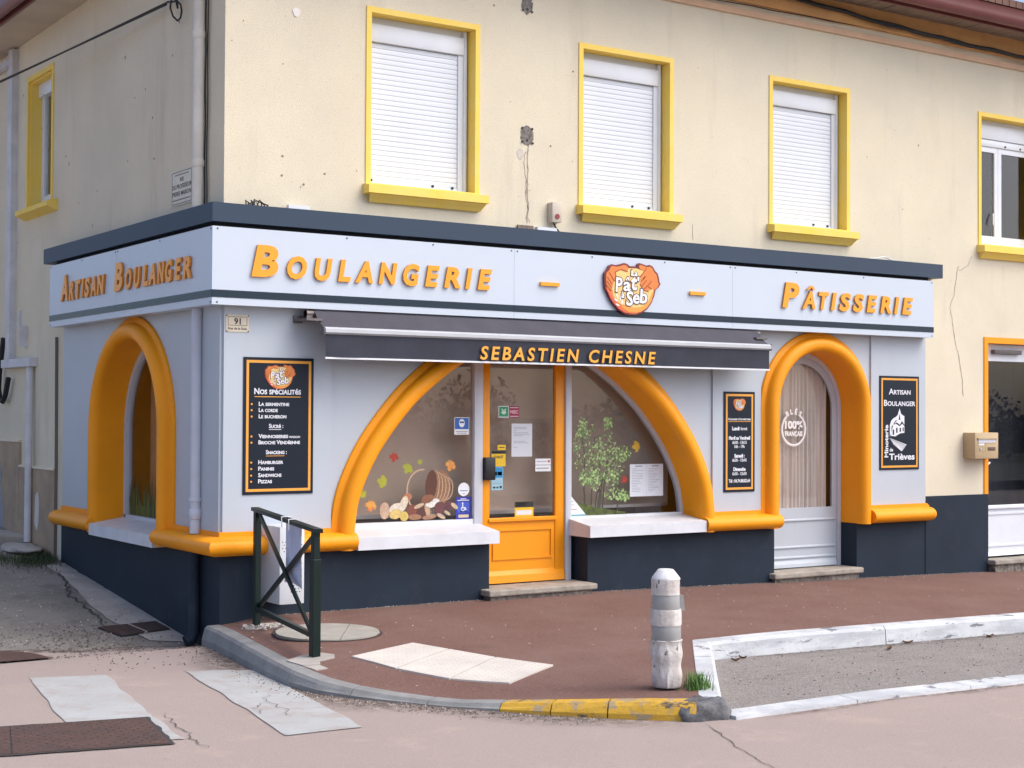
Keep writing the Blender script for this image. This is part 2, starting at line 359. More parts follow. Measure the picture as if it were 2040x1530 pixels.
# ------------------------------------------------------------------ ground heights
def zr(x, y):
    b = -0.02*min(max(0, x-2.5), 12)
    if y > 0.42: a = -0.078+0.105*(min(y, 9)-0.42)
    elif y > -0.25: t = (y+0.25)/0.67; a = -0.078*t*t*(3-2*t)
    else: a = 0
    return a+b
def zp(x, y): return 0.165-0.02*min(max(0, x-3.2), 12)+0.017*y-0.085*math.exp(-(x*x+(y+3.05)**2/0.7))
def sheet(name, poly, zf, m, step, lift=0.0, parent=None, jitter=0.0):
    vs = [Vector(p) for p in poly]
    dense = []
    for i in range(len(vs)):
        a, b = vs[i], vs[(i+1) % len(vs)]; k = max(1, int((b-a).length/step))
        for j in range(k):
            p = a+(b-a)*j/k
            if jitter and j: p = p+Vector((noise.noise(Vector((p.x*3, p.y*3, 1)))*jitter, noise.noise(Vector((p.x*3, p.y*3, 9)))*jitter))
            dense.append(p)
    nb = len(dense); x0 = min(p.x for p in dense); x1 = max(p.x for p in dense); y0 = min(p.y for p in dense); y1 = max(p.y for p in dense)
    pts = list(dense); yy = y0+step/2
    while yy < y1:
        xx = x0+step/2
        while xx < x1: pts.append(Vector((xx, yy))); xx += step
        yy += step
    o = delaunay_2d_cdt(pts, [], [list(range(nb))], 1, 1e-5)
    bm = bmesh.new(); V = [bm.verts.new((p.x, p.y, zf(p.x, p.y)+lift)) for p in o[0]]
    for f in o[2]:
        try: bm.faces.new([V[i] for i in f])
        except ValueError: pass
    for v in [v for v in bm.verts if not v.link_faces]: bm.verts.remove(v)
    bmesh.ops.recalc_face_normals(bm, faces=bm.faces)
    if sum(f.normal.z for f in bm.faces) < 0: bmesh.ops.reverse_faces(bm, faces=bm.faces)
    return finish(name, bm, m, parent, smooth=True, recalc=False)

# road: one sheet to the horizon
def axis(lo, hi, a, b, step):
    v = [a+i*step for i in range(int((b-a)/step)+1)]; s = step; x = v[-1]
    while x < hi: s *= 1.5; x += s; v.append(min(x, hi))
    s = step; x = v[0]
    while x > lo: s *= 1.5; x -= s; v.insert(0, max(x, lo))
    return v
bm = bmesh.new(); xs = axis(-400, 400, -4, 6, 0.125); ys = axis(-400, 400, -6, 2, 0.125)
G = [[bm.verts.new((x, y, zr(x, y))) for y in ys] for x in xs]
for i in range(len(xs)-1):
    for j in range(len(ys)-1): bm.faces.new((G[i][j], G[i+1][j], G[i+1][j+1], G[i][j+1]))
road = tag(finish('road', bm, ROAD, smooth=True), kind='structure')

# kerb outline, from the shop corner round to the parking bay
KB = [(-0.135, 0.02), (-0.20, -0.40), (-0.275, -0.95), (-0.345, -1.5), (-0.385, -1.95), (-0.345, -2.25), (-0.24, -2.5), (-0.11, -2.72), (0.03, -2.93), (0.13, -3.09), (0.29, -3.31), (0.47, -3.56), (0.69, -3.80), (0.88, -3.98), (1.06, -4.13)]
KT = [0.15, 0.135, 0.125, 0.115, 0.100, 0.075, 0.052, 0.035, 0.025, 0.026, 0.042, 0.065, 0.085, 0.097, 0.10]      # height of the stone above the road
def off_pts(P, d):
    o = []
    for i, p in enumerate(P):
        a = Vector(P[max(i-1, 0)]); b = Vector(P[min(i+1, len(P)-1)]); t = (b-a).normalized(); o.append((p[0]-t.y*d, p[1]+t.x*d))
    return o
KI = off_pts(KB, 0.13)
SIDE0, SIDE1 = (1.34, -4.0), (2.62, -2.46)
BAYY = -2.43
KP = off_pts(KB, 0.125)
pave_poly = [(-0.02, 0.0)] + KP + [(1.22, -3.96), (2.47, -2.44), (14, -2.36), (14, 0.0)]
def zpk(x, y):
    z = zp(x, y); best = 9; tgt = z; p = Vector((x, y))
    for i in range(len(KI)-1):
        a = Vector(KI[i]); b = Vector(KI[i+1]); d = b-a; t = max(0, min(1, (p-a).dot(d)/d.length_squared)); q = (a+d*t-p).length
        if q < best:
            best = q; z0_ = zr(*KB[i])+KT[i]; z1_ = zr(*KB[i+1])+KT[i+1]; tgt = z0_+(z1_-z0_)*t+0.0025
    t = max(0, 1-best/0.4); t = t*t*(3-2*t)
    return z*(1-t)+tgt*t
pave = tag(sheet('pavement', pave_poly, zpk, PAVE, 0.12), kind='structure')
# closing skirt below the pavement edge is the kerb itself
kerb = thing('kerb', (0, 0, 0), None, None); kerb['kind'] = 'structure'
def kerb_stone(i0, i1, m, name='kerb_stone'):
    bm = bmesh.new(); rows = []
    # resample between the given outline indices, leave a 4 mm joint at both ends
    A = [Vector(KB[i]) for i in range(i0, i1+1)]; B = [Vector(KI[i]) for i in range(i0, i1+1)]; H = KT[i0:i1+1]
    n = len(A)
    for k in range(n):
        a, b, h = A[k].copy(), B[k].copy(), H[k]
        if k == 0: t = (A[1]-A[0]).normalized()*0.004; a += t; b += t
        if k == n-1: t = (A[-1]-A[-2]).normalized()*0.004; a -= t; b -= t
        zb = zr(a.x, a.y); ai = a+(b-a)*0.16; ait = a+(b-a)*0.30
        zt = zb+h
        rows.append([bm.verts.new((a.x, a.y, zb-0.08)), bm.verts.new((a.x, a.y, zb+h*0.35)), bm.verts.new((ai.x, ai.y, zt-0.018)), bm.verts.new((ait.x, ait.y, zt)), bm.verts.new((b.x, b.y, zt+0.004)), bm.verts.new((b.x, b.y, zb-0.08))])
    for i in range(n-1):
        for k in range(6): bm.faces.new((rows[i][k], rows[i][(k+1) % 6], rows[i+1][(k+1) % 6], rows[i+1][k]))
    bm.faces.new(rows[0]); bm.faces.new(list(reversed(rows[-1])))
    return finish(name, bm, m, kerb)
for a, b in ((0, 1), (1, 2), (2, 4), (4, 6), (6, 8), (8, 10)): kerb_stone(a, b, KERBG)
kerb_stone(10, 11, KERBY); kerb_stone(11, 12, KERBY); kerb_stone(12, 14, KERBY)
# rough concrete lump at the corner of the bay
bm = bmesh.new(); bmesh.ops.create_icosphere(bm, subdivisions=4, radius=1)
for v in bm.verts:
    c = v.co.copy(); q = Vector((max(-0.8, min(0.8, c.x)), max(-0.8, min(0.8, c.y)), max(-0.75, min(0.75, c.z))))
    v.co = Vector((1.165+q.x*0.20+q.y*0.05, -4.055+q.y*0.115-q.x*0.05, 0.005+q.z*0.122-0.025*max(0, -q.y)))+c*0.03*noise.noise(c*2.5)+c*0.014*noise.noise(c*8)
finish('corner_lump', bm, KBLOB, kerb, smooth=True)
# white kerb along the parking bay and along its slanting end
def bay_stone(p0, p1, wv, h0, m, name='white_kerb_stone'):
    bm = bmesh.new(); p0 = Vector(p0); p1 = Vector(p1); t = (p1-p0).normalized(); nrm = Vector((t.y, -t.x)); rows = []
    for k in range(7):
        p = p0+t*0.005+(p1-p0-t*0.01)*k/6; q = p+nrm*wv; zt = zp(p.x, p.y)+0.004
        pr = q-nrm*0.02; jit = noise.noise(Vector((p.x*4, p.y*4, 0)))*0.004
        rows.append([bm.verts.new((p.x, p.y, zt-0.25)), bm.verts.new((p.x, p.y, zt)), bm.verts.new((pr.x, pr.y, zt+jit)), bm.verts.new((q.x, q.y, zt-0.022+jit)), bm.verts.new((q.x+nrm.x*0.015, q.y+nrm.y*0.015, zt-h0-0.08))])
    for i in range(6):
        for k in range(5): bm.faces.new((rows[i][k], rows[i][(k+1) % 5], rows[i+1][(k+1) % 5], rows[i+1][k]))
    bm.faces.new(rows[0]); bm.faces.new(list(reversed(rows[-1])))
    return finish(name, bm, m, kerb)
x = 2.47
while x < 13: bay_stone((x, -2.44+0.007*(x-2.47)), (x+1.78, -2.44+0.007*(x+1.78-2.47)), 0.15, 0.12, KERBW); x += 1.78
a = Vector((1.22, -3.96)); b = Vector((2.47, -2.44))
for i in range(3): bay_stone(a+(b-a)*i/3, a+(b-a)*(i+1)/3, 0.13, 0.12, KERBW)
# parking bay surface and its white edge strip
def zb_(x, y): return zr(x, y)-0.0
tag(sheet('parking_bay', [(1.27, -4.06), (2.585, -2.50), (14, -2.42), (14, -4.2), (1.27, -4.1)], zb_, PARK, 0.14, lift=0.006), kind='structure')
edge = thing('bay_edge_strip', (1.3, -4.15, 0), None, None); edge['kind'] = 'structure'
x = 1.27
for L_ in (0.95, 1.0, 1.02, 1.0, 0.98, 1.0, 1.0, 1.0):
    bm = bmesh.new(); n = 8; rr = []
    for k in range(n+1):
        xx = x+0.004+(L_-0.008)*k/n; j = noise.noise(Vector((xx*5, 0, 3)))*0.012; dy = -0.008*(xx-1.27)
        rr.append([bm.verts.new((xx, -4.055+dy+j*0.3, zr(xx, -4)-0.05)), bm.verts.new((xx, -4.055+dy+j*0.3, zr(xx, -4)+0.024)), bm.verts.new((xx, -4.21+dy+j, zr(xx, -4)+0.020)), bm.verts.new((xx, -4.222+dy+j, zr(xx, -4)-0.05))])
    for i in range(n):
        for k in range(4): bm.faces.new((rr[i][k], rr[i][(k+1) % 4], rr[i+1][(k+1) % 4], rr[i+1][k]))
    bm.faces.new(rr[0]); bm.faces.new(list(reversed(rr[-1])))
    finish('edge_slab', bm, KERBW, edge); x += L_
# side alley with its concrete strip
tag(sheet('alley', [(-0.0, 0.36), (-0.25, 0.42), (-0.6, 0.52), (-0.85, 0.50), (-1.2, 0.66), (-1.7, 0.74), (-4.5, 0.9), (-4.5, 14), (-0.0, 14)], zr, ALLEY, 0.16, lift=0.005, jitter=0.06), kind='structure')
tag(sheet('gutter_strip', [(-0.0, 0.45), (-0.10, 0.52), (-0.30, 0.62), (-0.36, 1.3), (-0.33, 2.0), (-0.24, 2.8), (-0.20, 3.6), (-0.0, 3.65)], zr, CONC, 0.14, lift=0.011, jitter=0.05), kind='structure')
# crossing stripes
for k, P in enumerate(([(-1.642, -0.83), (-1.194, -0.97), (-1.31, -1.75), (-1.411, -2.354), (-1.487, -3.06), (-1.575, -3.03), (-1.50, -2.42), (-1.875, -2.31)], [(-0.708, -1.11), (-0.285, -1.31), (-0.574, -3.286), (-1.013, -3.264)])):
    sheet('crossing_stripe', P, zr, ZEBRA, 0.07, lift=0.005, parent=road, jitter=0.022)
def strip(name, pts, wd, zf, lift, m, parent, jit=0.02, taper=True):
    bm = bmesh.new(); P = []
    for i in range(len(pts)-1):
        a = Vector(pts[i]); b = Vector(pts[i+1]); k = max(2, int((b-a).length/0.03))
        for j in range(k): P.append(a+(b-a)*j/k)
    P.append(Vector(pts[-1])); prev = None
    for i, p in enumerate(P):
        t = (P[min(i+1, len(P)-1)]-P[max(i-1, 0)]).normalized(); nr = Vector((-t.y, t.x))
        p = p+nr*jit*(noise.noise(Vector((p.x*9, p.y*9, 2)))+0.6*noise.noise(Vector((p.x*31, p.y*31, 5))))
        ww = wd*(0.5+0.8*abs(noise.noise(Vector((p.x*12, p.y*12, 7)))+0.35))*(min(1, 6*min(i, len(P)-1-i)/len(P)+0.15) if taper else 1)
        a_, b_ = p+nr*ww/2, p-nr*ww/2
        q = (bm.verts.new((a_.x, a_.y, zf(a_.x, a_.y)+lift)), bm.verts.new((b_.x, b_.y, zf(b_.x, b_.y)+lift)))
        if prev: bm.faces.new((prev[0], prev[1], q[1], q[0]))
        prev = q
    return finish(name, bm, m, parent)
strip('crack', [(1.07, -4.17), (0.95, -4.45), (0.80, -4.75), (0.66, -5.11), (0.5, -5.6)], 0.006, zr, 0.004, CRACK, road)
strip('crack', [(-1.33, -2.33), (-1.39, -2.62), (-1.42, -2.90), (-1.46, -3.12), (-1.49, -3.34)], 0.007, zr, 0.005, CRACK, road, jit=0.04)
strip('crack', [(-0.62, -2.15), (-0.72, -2.45), (-0.70, -2.62), (-0.80, -2.85)], 0.006, zr, 0.0105, CRACK, road, jit=0.06)
strip('crack', [(-0.86, -2.70), (-0.85, -2.52), (-0.72, -2.36)], 0.006, zr, 0.0105, CRACK, road, jit=0.05)
strip('crack', [(-0.16, 3.3), (-0.38, 2.3), (-0.42, 1.4), (-0.5, 1.1)], 0.02, zr, 0.016, TAR, road, jit=0.05)

# ------------------------------------------------------------------ the building
bld = thing('corner_house', (0, 0, 0), 'cream rendered corner house with bakery shopfront and yellow framed windows', 'building')
XE, YE, ZT = 13.0, 9.5, 5.95
def wallgrid(name, M, u0, u1, z0, z1, holes, m, n=0.0):
    us = sorted({u0, u1, *[h[0] for h in holes], *[h[1] for h in holes]}); us = [u for u in us if u0 <= u <= u1]
    zs = sorted({z0, z1, *[h[2] for h in holes], *[h[3] for h in holes]}); zs = [z for z in zs if z0 <= z <= z1]
    bm = bmesh.new(); V = {}
    def v(u, z):
        if (u, z) not in V: V[(u, z)] = bm.verts.new(M(u, n, z))
        return V[(u, z)]
    for i in range(len(us)-1):
        for j in range(len(zs)-1):
            c = ((us[i]+us[i+1])/2, (zs[j]+zs[j+1])/2)
            if any(h[0] < c[0] < h[1] and h[2] < c[1] < h[3] for h in holes): continue
            bm.faces.new((v(us[i], zs[j]), v(us[i+1], zs[j]), v(us[i+1], zs[j+1]), v(us[i], zs[j+1])))
    return finish(name, bm, m, bld)
WIN = [(1.185, 2.245), (3.258, 4.315), (5.484, 6.560), (8.470, 9.550)]
WZ0, WZ1 = 3.46, 4.90
holes = [(a, b, WZ0, WZ1) for a, b in WIN] + [(0.0, 7.635, -0.5, 2.60), (8.56, 9.60, -0.5, 2.525)]
wallgrid('wall', FR, 0, XE, -0.6, ZT, holes, WALL)
LWIN = (-5.03, -4.15, 3.70, 5.075)
wallgrid('wall', LE, -YE, 0, -0.6, ZT, [LWIN, (-3.753, 0, -0.5, 2.60)], WALL)
bm = bmesh.new()
for P in ([(XE, 0, -0.6), (XE, YE, -0.6), (XE, YE, ZT), (XE, 0, ZT)], [(0, YE, -0.6), (XE, YE, -0.6), (XE, YE, ZT), (0, YE, ZT)]): bm.faces.new([bm.verts.new(p) for p in P])
finish('wall', bm, WALL, bld)
# roof with gutters, eave bands, soffit boards
bm = bmesh.new(); o_ = 0.5; zz = 5.80
P = [bm.verts.new(p) for p in ((-o_, -o_, zz), (XE+o_, -o_, zz), (XE+o_, YE+o_, zz), (-o_, YE+o_, zz), (4.5, 4.7, 7.7), (9, 4.7, 7.7))]
for f in ((0, 1, 5, 4), (1, 2, 5), (2, 3, 4, 5), (3, 0, 4), (0, 3, 2, 1)): bm.faces.new([P[i] for i in f])
roof = finish('roof', bm, TILE, bld)
bm = bmesh.new()
for s in range(0, 130):
    xx = -0.4+s*0.107; box(bm, WLD, xx+0.004, xx+0.1, -0.56, -0.2, 5.86, 5.93)
finish('tile_edge', bm, TILE, roof)
def gut(M, u0, u1, z):
    bm = bmesh.new(); prof = [(0.43+0.06-0.06*math.cos(t), z+0.085-0.080*math.sin(t)) for t in [math.pi*k/8 for k in range(9)]]+[(0.553, z+0.15), (0.562, z+0.165), (0.43, z+0.165)]
    extr(bm, M, prof, u0, u1); box(bm, M, u0, u1, 0.40, 0.428, z-0.005, z+0.14)
    return smooth_by_angle(finish('gutter', bm, GUT, roof), 40)
gut(FR, -0.45, XE+0.4, 5.68); gut(LE, -YE-0.4, 0.40, 5.46)
bm = bmesh.new(); box(bm, FR, 0.002, XE, 0.002, 0.05, 5.53, 5.725); extr(bm, FR, [(0.002, 5.425), (0.022, 5.425), (0.022, 5.462), (0.002, 5.475)], 0.002, XE)
finish('eave_band', bm, [EAVEO], roof)
boxo('eave_line', FR, 0.004, XE, 0.003, 0.026, 5.415, 5.470, EAVEC, roof)
sm = None
for k in range(72):
    x = 4.6+k*0.105
    if sm is None:
        bm = bmesh.new(); box(bm, WLD, 0, 0.099, -0.402, -0.055, 0, 0.02); sm = finish('soffit_board', bm, WOOD, roof); sm.location = (x, 0, 5.722)
    else:
        o = link(bpy.data.objects.new('soffit_board', sm.data)); o.parent = roof; o.location = (x, 0, 5.722+random.uniform(-0.002, 0.004))
boxo('soffit', FR, -0.4, 4.6, 0.052, 0.402, 5.722, 5.745, WOOD, roof)
boxo('soffit', LE, -YE, 0.3, 0.0, 0.41, 5.46, 5.49, SOFL, roof)
# lower side wall: thicker old plinth in two steps, cement patch
M = LE
bm = bmesh.new(); box(bm, M, -5.11, -3.93, 0.0, 0.025, -0.3, 1.125); finish('plinth', bm, PLINTH, bld)
bm = bmesh.new(); box(bm, M, -YE, -5.112, 0.0, 0.028, -0.3, 1.375); finish('plinth', bm, PLINTH, bld)
LEDGE = mat('cream_ledge_paint', (0.72, 0.63, 0.48), 0.85, 0.1, 6)
bm = bmesh.new(); extr(bm, M, [(0.0, 1.126), (0.034, 1.126), (0.030, 1.142), (0.0, 1.15)], -5.11, -3.95); extr(bm, M, [(0.0, 1.376), (0.037, 1.376), (0.033, 1.392), (0.0, 1.40)], -YE, -5.113); finish('plinth_ledge', bm, LEDGE, bld)
prismo('cement_patch', M, [(-YE, 0.3), (-5.62, 0.42), (-5.66, 0.7), (-5.75, 0.9), (-5.72, 1.05), (-5.85, 1.2), (-YE, 1.25)], 0.0285, 0.034, GREYR, bld)
prismo('plaster_patch', M, [(-4.55, 0.58), (-4.47, 0.52), (-4.42, 0.60), (-4.41, 0.80), (-4.46, 0.90), (-4.53, 0.86)], 0.0255, 0.029, mat('white_filler', (0.62, 0.60, 0.57), 0.9), bld)
prismo('wall_seam', M, [(-3.922, 0.2), (-3.915, 0.2), (-3.91, 1.2), (-3.937, 2.4), (-3.942, 2.4), (-3.918, 1.2)], 0.0, 0.03, mat('grey_seam', (0.16, 0.14, 0.125), 0.9), bld)

# ---- upper windows
slat_me = None
def shutter_window(u0, u1, idx):
    global slat_me
    w_ = 0.045; i0, i1 = u0+w_, u1-w_
    bm = bmesh.new(); rectring(bm, FR, u0, u1, WZ0, WZ1, w_, -0.16, 0.010); win = finish('window', bm, YEL, bld)
    bm = bmesh.new(); extr(bm, FR, [(-0.15, 3.50), (0.015, 3.492), (0.105, 3.478), (0.105, 3.415), (0.0, 3.412)], u0-0.022, u1+0.038)
    # cavetto under the slab with mitred ends
    prof = [(0.0, 3.414), (0.088, 3.414), (0.075, 3.398), (0.05, 3.375), (0.03, 3.352), (0.0, 3.350)]
    A = [bm.verts.new(FR(u0-0.005+(0.088-n)*0.45, n, z)) for n, z in prof]; B = [bm.verts.new(FR(u1+0.022-(0.088-n)*0.45, n, z)) for n, z in prof]
    for k in range(len(prof)): bm.faces.new((A[k], A[(k+1) % 6], B[(k+1) % 6], B[k]))
    bm.faces.new(A); bm.faces.new(list(reversed(B))); finish('sill', bm, YEL, win)
    boxo('head_strip', FR, i0, i1-0.05, -0.15, -0.125, 4.80, WZ1-w_, PVC, win)
    boxo('shutter_box', FR, i0, i1-0.052, -0.15, -0.085, 4.652, 4.796, PVC, win, bev=0.006)
    boxo('guide_rail', FR, i1-0.098, i1-0.054, -0.15, -0.102, 3.50, 4.650, PVC, win)
    boxo('guide_rail', FR, i0, i0+0.02, -0.15, -0.102, 3.50, 4.650, PVC, win)
    tubeo('side_duct', [FR(i1-0.03, -0.118, 3.50), FR(i1-0.03, -0.118, WZ1-w_-0.004)], 0.024, PVC, win)
    boxo('shutter_backing', FR, i0, i1, -0.158, -0.152, 3.50, WZ1-w_, PVC, win)
    wd = (i1-0.098)-(i0+0.02)
    if slat_me is None:
        bm = bmesh.new(); prof = [(0, 0), (0.0035, 0.001), (0.0048, 0.008), (0.0053, 0.020), (0.0048, 0.032), (0.0035, 0.0385), (0, 0.0395)]
        extr(bm, FR, prof, 0, 1); slat_me = bpy.data.meshes.new('slat'); bmesh.ops.recalc_face_normals(bm, faces=bm.faces); bm.to_mesh(slat_me); bm.free(); slat_me.materials.append(SLAT)
    for k in range(27):
        s = link(bpy.data.objects.new('slat', slat_me)); s.parent = win; s.location = (i0+0.02, 0.122-0.0015*random.random(), 3.548+k*0.0408); s.scale = (wd, 1, 1)
    bm = bmesh.new(); box(bm, FR, i0+0.02, i1-0.10, -0.13, -0.108, 3.505, 3.546); finish('end_bar', bm, PVC, win)
    for f in (0.05, 0.72, 0.94):
        bm = bmesh.new(); disc(bm, FR, i0+0.02+wd*f, 3.545, -0.108, -0.098, 0.011); finish('stopper', bm, BLACK, win)
    boxo('window_ledge', FR, i0, i1-0.012, -0.15, -0.075, 3.492, 3.512, PVC, win)
    return win
for i in range(3): shutter_window(*WIN[i], i)
# fourth window: shutter up, two sashes
u0, u1 = WIN[3]; w_ = 0.045; i0, i1 = u0+w_, u1-w_
bm = bmesh.new(); rectring(bm, FR, u0, u1, WZ0, WZ1, w_, -0.16, 0.010); win = finish('window', bm, YEL, bld)
bm = bmesh.new(); extr(bm, FR, [(-0.15, 3.50), (0.015, 3.492), (0.105, 3.478), (0.105, 3.415), (0.0, 3.412)], u0-0.022, u1+0.038)
extr(bm, FR, [(0.0, 3.412), (0.088, 3.413), (0.05, 3.375), (0.03, 3.352), (0.0, 3.350)], u0+0.01, u1); finish('sill', bm, YEL, win)
boxo('head_strip', FR, i0, i1, -0.15, -0.125, 4.80, WZ1-w_, PVC, win)
boxo('shutter_box', FR, i0, i1, -0.15, -0.10, 4.652, 4.802, PVC, win, bev=0.004)
boxo('end_bar', FR, i0+0.01, i1-0.03, -0.15, -0.112, 4.575, 4.648, PVC, win, bev=0.004)
for xx in (9.05, 9.3):
    bm = bmesh.new(); disc(bm, FR, xx, 4.595, -0.112, -0.104, 0.01); finish('stopper', bm, BLACK, win)
boxo('outer_frame', FR, i0, i1, -0.16, -0.12, 3.50, 3.56, PVC, win); 
for a, b in ((i0-0.0, 8.945), (8.949, i1)):
    bm = bmesh.new(); rectring(bm, FR, a, b, 3.562, 4.572, 0.055, -0.155, -0.125); sash = finish('sash', bm, PVC, win)
    boxo('pane', FR, a+0.056, b-0.056, -0.145, -0.140, 3.618, 4.516, GLASS, win)
tubeo('handle', [FR(8.86, -0.12, 3.86), FR(8.84, -0.10, 3.80), FR(8.835, -0.10, 3.74)], 0.008, PVC, win)
boxo('room_back', FR, i0-0.3, i1+0.3, -0.95, -0.93, 3.2, 5.0, DARKIN, win)
boxo('curtain', FR, 9.18, 9.34, -0.42, -0.40, 3.4, 4.9, mat('olive_curtain', (0.13, 0.12, 0.05), 0.9, 0.2, 8), win)
# side window
a, b, z0, z1 = LWIN
bm = bmesh.new(); rectring(bm, LE, a, b, z0, z1, 0.05, -0.17, 0.012); rectring(bm, LE, a+0.05, b-0.05, z0+0.05, z1-0.05, 0.015, -0.17, -0.02); win = finish('window', bm, YEL, bld)
bm = bmesh.new(); extr(bm, LE, [(-0.2, 3.745), (0.0, 3.74), (0.11, 3.71), (0.11, 3.665), (0.0, 3.62)], a-0.03, b+0.16); finish('sill', bm, YEL, win)
bm = bmesh.new(); rectring(bm, LE, a+0.065, b-0.065, z0+0.065, z1-0.065, 0.10, -0.165, -0.125); finish('outer_frame', bm, PVC, win)
boxo('shutter_box', LE, a+0.066, b-0.066, -0.16, -0.09, z1-0.20, z1-0.066, PVC, win)
boxo('pane', LE, a+0.13, b-0.13, -0.15, -0.145, z0+0.13, z1-0.2, GLASS, win)
boxo('net_curtain', LE, a+0.05, b-0.05, -0.26, -0.25, z0, z1, mat('grey_blue_blind', (0.26, 0.30, 0.34), 0.8), win)

# ---- shopfront cladding and arches
def arc(cx, r, zs, z0, n=28): return [(cx-r, z0)]+[(cx-r, z0+(zs-z0)*k/4) for k in range(1, 4)]+[(cx-r*math.cos(math.pi*k/n), zs+r*math.sin(math.pi*k/n)) for k in range(n+1)]+[(cx+r, zs+(z0-zs)*k/4) for k in range(1, 4)]+[(cx+r, z0)]
HW = [(0.60, 1.775), (0.83, 1.765), (1.08, 1.712), (1.40, 1.545), (1.72, 1.282), (1.915, 1.058), (2.065, 0.842), (2.19, 0.60), (2.275, 0.31), (2.305, 0.0)]
def cat(p0, p1, p2, p3, t): return 0.5*((2*p1)+(-p0+p2)*t+(2*p0-5*p1+4*p2-p3)*t*t+(-p0+3*p1-3*p2+p3)*t**3)
def big_arch(cx, z0):
    P = [(cx-h, z) for z, h in HW]+[(cx+h, z) for z, h in reversed(HW[:-1])]; o = []
    for i in range(len(P)-1):
        q = [P[max(0, min(len(P)-1, i+k))] for k in (-1, 0, 1, 2)]
        for s in range(6): o.append(tuple(cat(q[0][c], q[1][c], q[2][c], q[3][c], s/6) for c in (0, 1)))
    o.append(P[-1]); o = [p for p in o if p[1] > z0+0.001]
    return [(o[0][0], z0)]+o+[(o[-1][0], z0)]
ZB = 0.63
ARCH = {'big': (FR, big_arch(2.85, ZB), -0.25), 'door': (FR, arc(6.105, 0.55, 1.755, ZB), -0.25), 'side': (LE, arc(-1.85, 0.77, 1.535, ZB), -0.235)}
def section(depth):
    s = [(0.0, depth), (0.0, depth*0.5), (0.0, 0.03)]
    s += [(0.066-0.066*math.cos(math.pi*k/14), 0.040+0.074*math.sin(math.pi*k/14)**0.8) for k in range(15)]
    s += [(0.135, 0.034), (0.143, 0.030), (0.181, 0.027), (0.187, 0.020), (0.187, -0.002)]
    return s
for k, (M, path, dp) in ARCH.items():
    bm = bmesh.new(); sweep(bm, M, path, section(dp))
    o = finish('arch_surround', bm, ORANGE, bld); smooth_by_angle(o, 50)
def clad(M, u0, u1, z0, z1, path, n, name='cladding_panel'):
    """flat panel with an arch cut out from its lower edge"""
    out = off_pts(path, 0.15)
    poly = [(u0, z0)]+[(out[0][0], z0)]+[p for p in out if p[1] > z0+1e-4]+[(out[-1][0], z0), (u1, z0), (u1, z1), (u0, z1)]
    bm = bmesh.new(); prism(bm, M, poly, n-0.02, n); return finish(name, bm, PANEL, bld)
boxo('cladding_panel', FR, 0.002, 0.895, -0.02, 0.022, 0.76, 2.60, PANEL, bld)
clad(FR, 0.897, 4.776, 0.76, 2.60, ARCH['big'][1], 0.004)
boxo('cladding_panel', FR, 4.778, 5.372, -0.02, 0.022, 0.76, 2.60, PANEL, bld)
clad(FR, 5.374, 6.842, 0.76, 2.60, ARCH['door'][1], 0.004)
boxo('cladding_panel', FR, 6.844, 7.632, -0.02, 0.022, 0.76, 2.60, PANEL, bld)
boxo('cladding_panel', LE, -0.405, -0.004, -0.02, 0.020, 0.76, 2.60, PANEL, bld)
clad(LE, -3.752, -0.408, 0.76, 2.60, ARCH['side'][1], 0.004)
# horizontal rolls between the arches, round the corner
def roll_sec(s=1.0, zc=0.70):
    pr = [(0.0, 0.632)]+[(0.058+0.094*math.sin(math.pi*k/12), zc-0.070*math.cos(math.pi*k/12)) for k in range(13)]+[(0.024, 0.773), (0.024, 0.806), (0.0, 0.808)]
    return [(n*s if n > 0 else n, zc+(z-zc)*s if s < 1 else z) for n, z in pr]
def roll(pts, end0=False, end1=False):
    """pts on the wall line; each (x,y,nx,ny) with the outward offset direction"""
    bm = bmesh.new(); rows = []
    for (x, y, nx, ny, s) in pts:
        rows.append([bm.verts.new((x+nx*n, y+ny*n, z)) for n, z in roll_sec(s)])
    for i in range(len(rows)-1):
        for k in range(len(rows[0])-1): bm.faces.new((rows[i][k], rows[i][k+1], rows[i+1][k+1], rows[i+1][k]))
    bm.faces.new(rows[0]); bm.faces.new(list(reversed(rows[-1])))
    return smooth_by_angle(finish('roll_moulding', bm, ORANGE, bld), 50)
def endcap(p, d, nrm, rev=False):
    L_ = [(p[0]+d[0]*t, p[1]+d[1]*t, nrm[0], nrm[1], math.sqrt(max(0.02, 1-(t/0.085)**2))) for t in (0.0, 0.03, 0.052, 0.066, 0.076, 0.082, 0.0845)]
    return L_
# bodies keep the flat strip only on the panels; rounded ends run a little past them
roll([(0, 3.70, -1, 0, 1), (0, 2.627, -1, 0, 1)]); roll([(0, 1.073, -1, 0, 1), (0, 0, -1, -1, 1), (1.073, 0, 0, -1, 1)])
roll([(4.627, 0, 0, -1, 1), (5.548, 0, 0, -1, 1)]); roll([(6.78, 0, 0, -1, 1), (7.634, 0, 0, -1, 1)])
roll(endcap((7.6345, 0), (1, 0), (0, -1))); roll(endcap((0, 3.7005), (0, 1), (-1, 0)))
# navy base
D1 = (2.36, 3.37); D2 = (5.555, 6.655)
boxo('navy_base', FR, -0.0105, D1[0], -0.30, 0.010, -0.4, 0.634, NAVY, bld); boxo('navy_base', FR, D1[1], D2[0], -0.30, 0.010, -0.4, 0.634, NAVY, bld)
boxo('navy_base', FR, D2[1], 7.640, -0.30, 0.010, -0.4, 0.634, NAVY, bld); boxo('navy_base', FR, 7.641, 8.612, -0.20, 0.016, -0.4, 0.872, NAVY, bld)
boxo('navy_base', LE, -3.752, -0.303, -0.38, 0.0105, -0.4, 0.634, NAVY, bld)
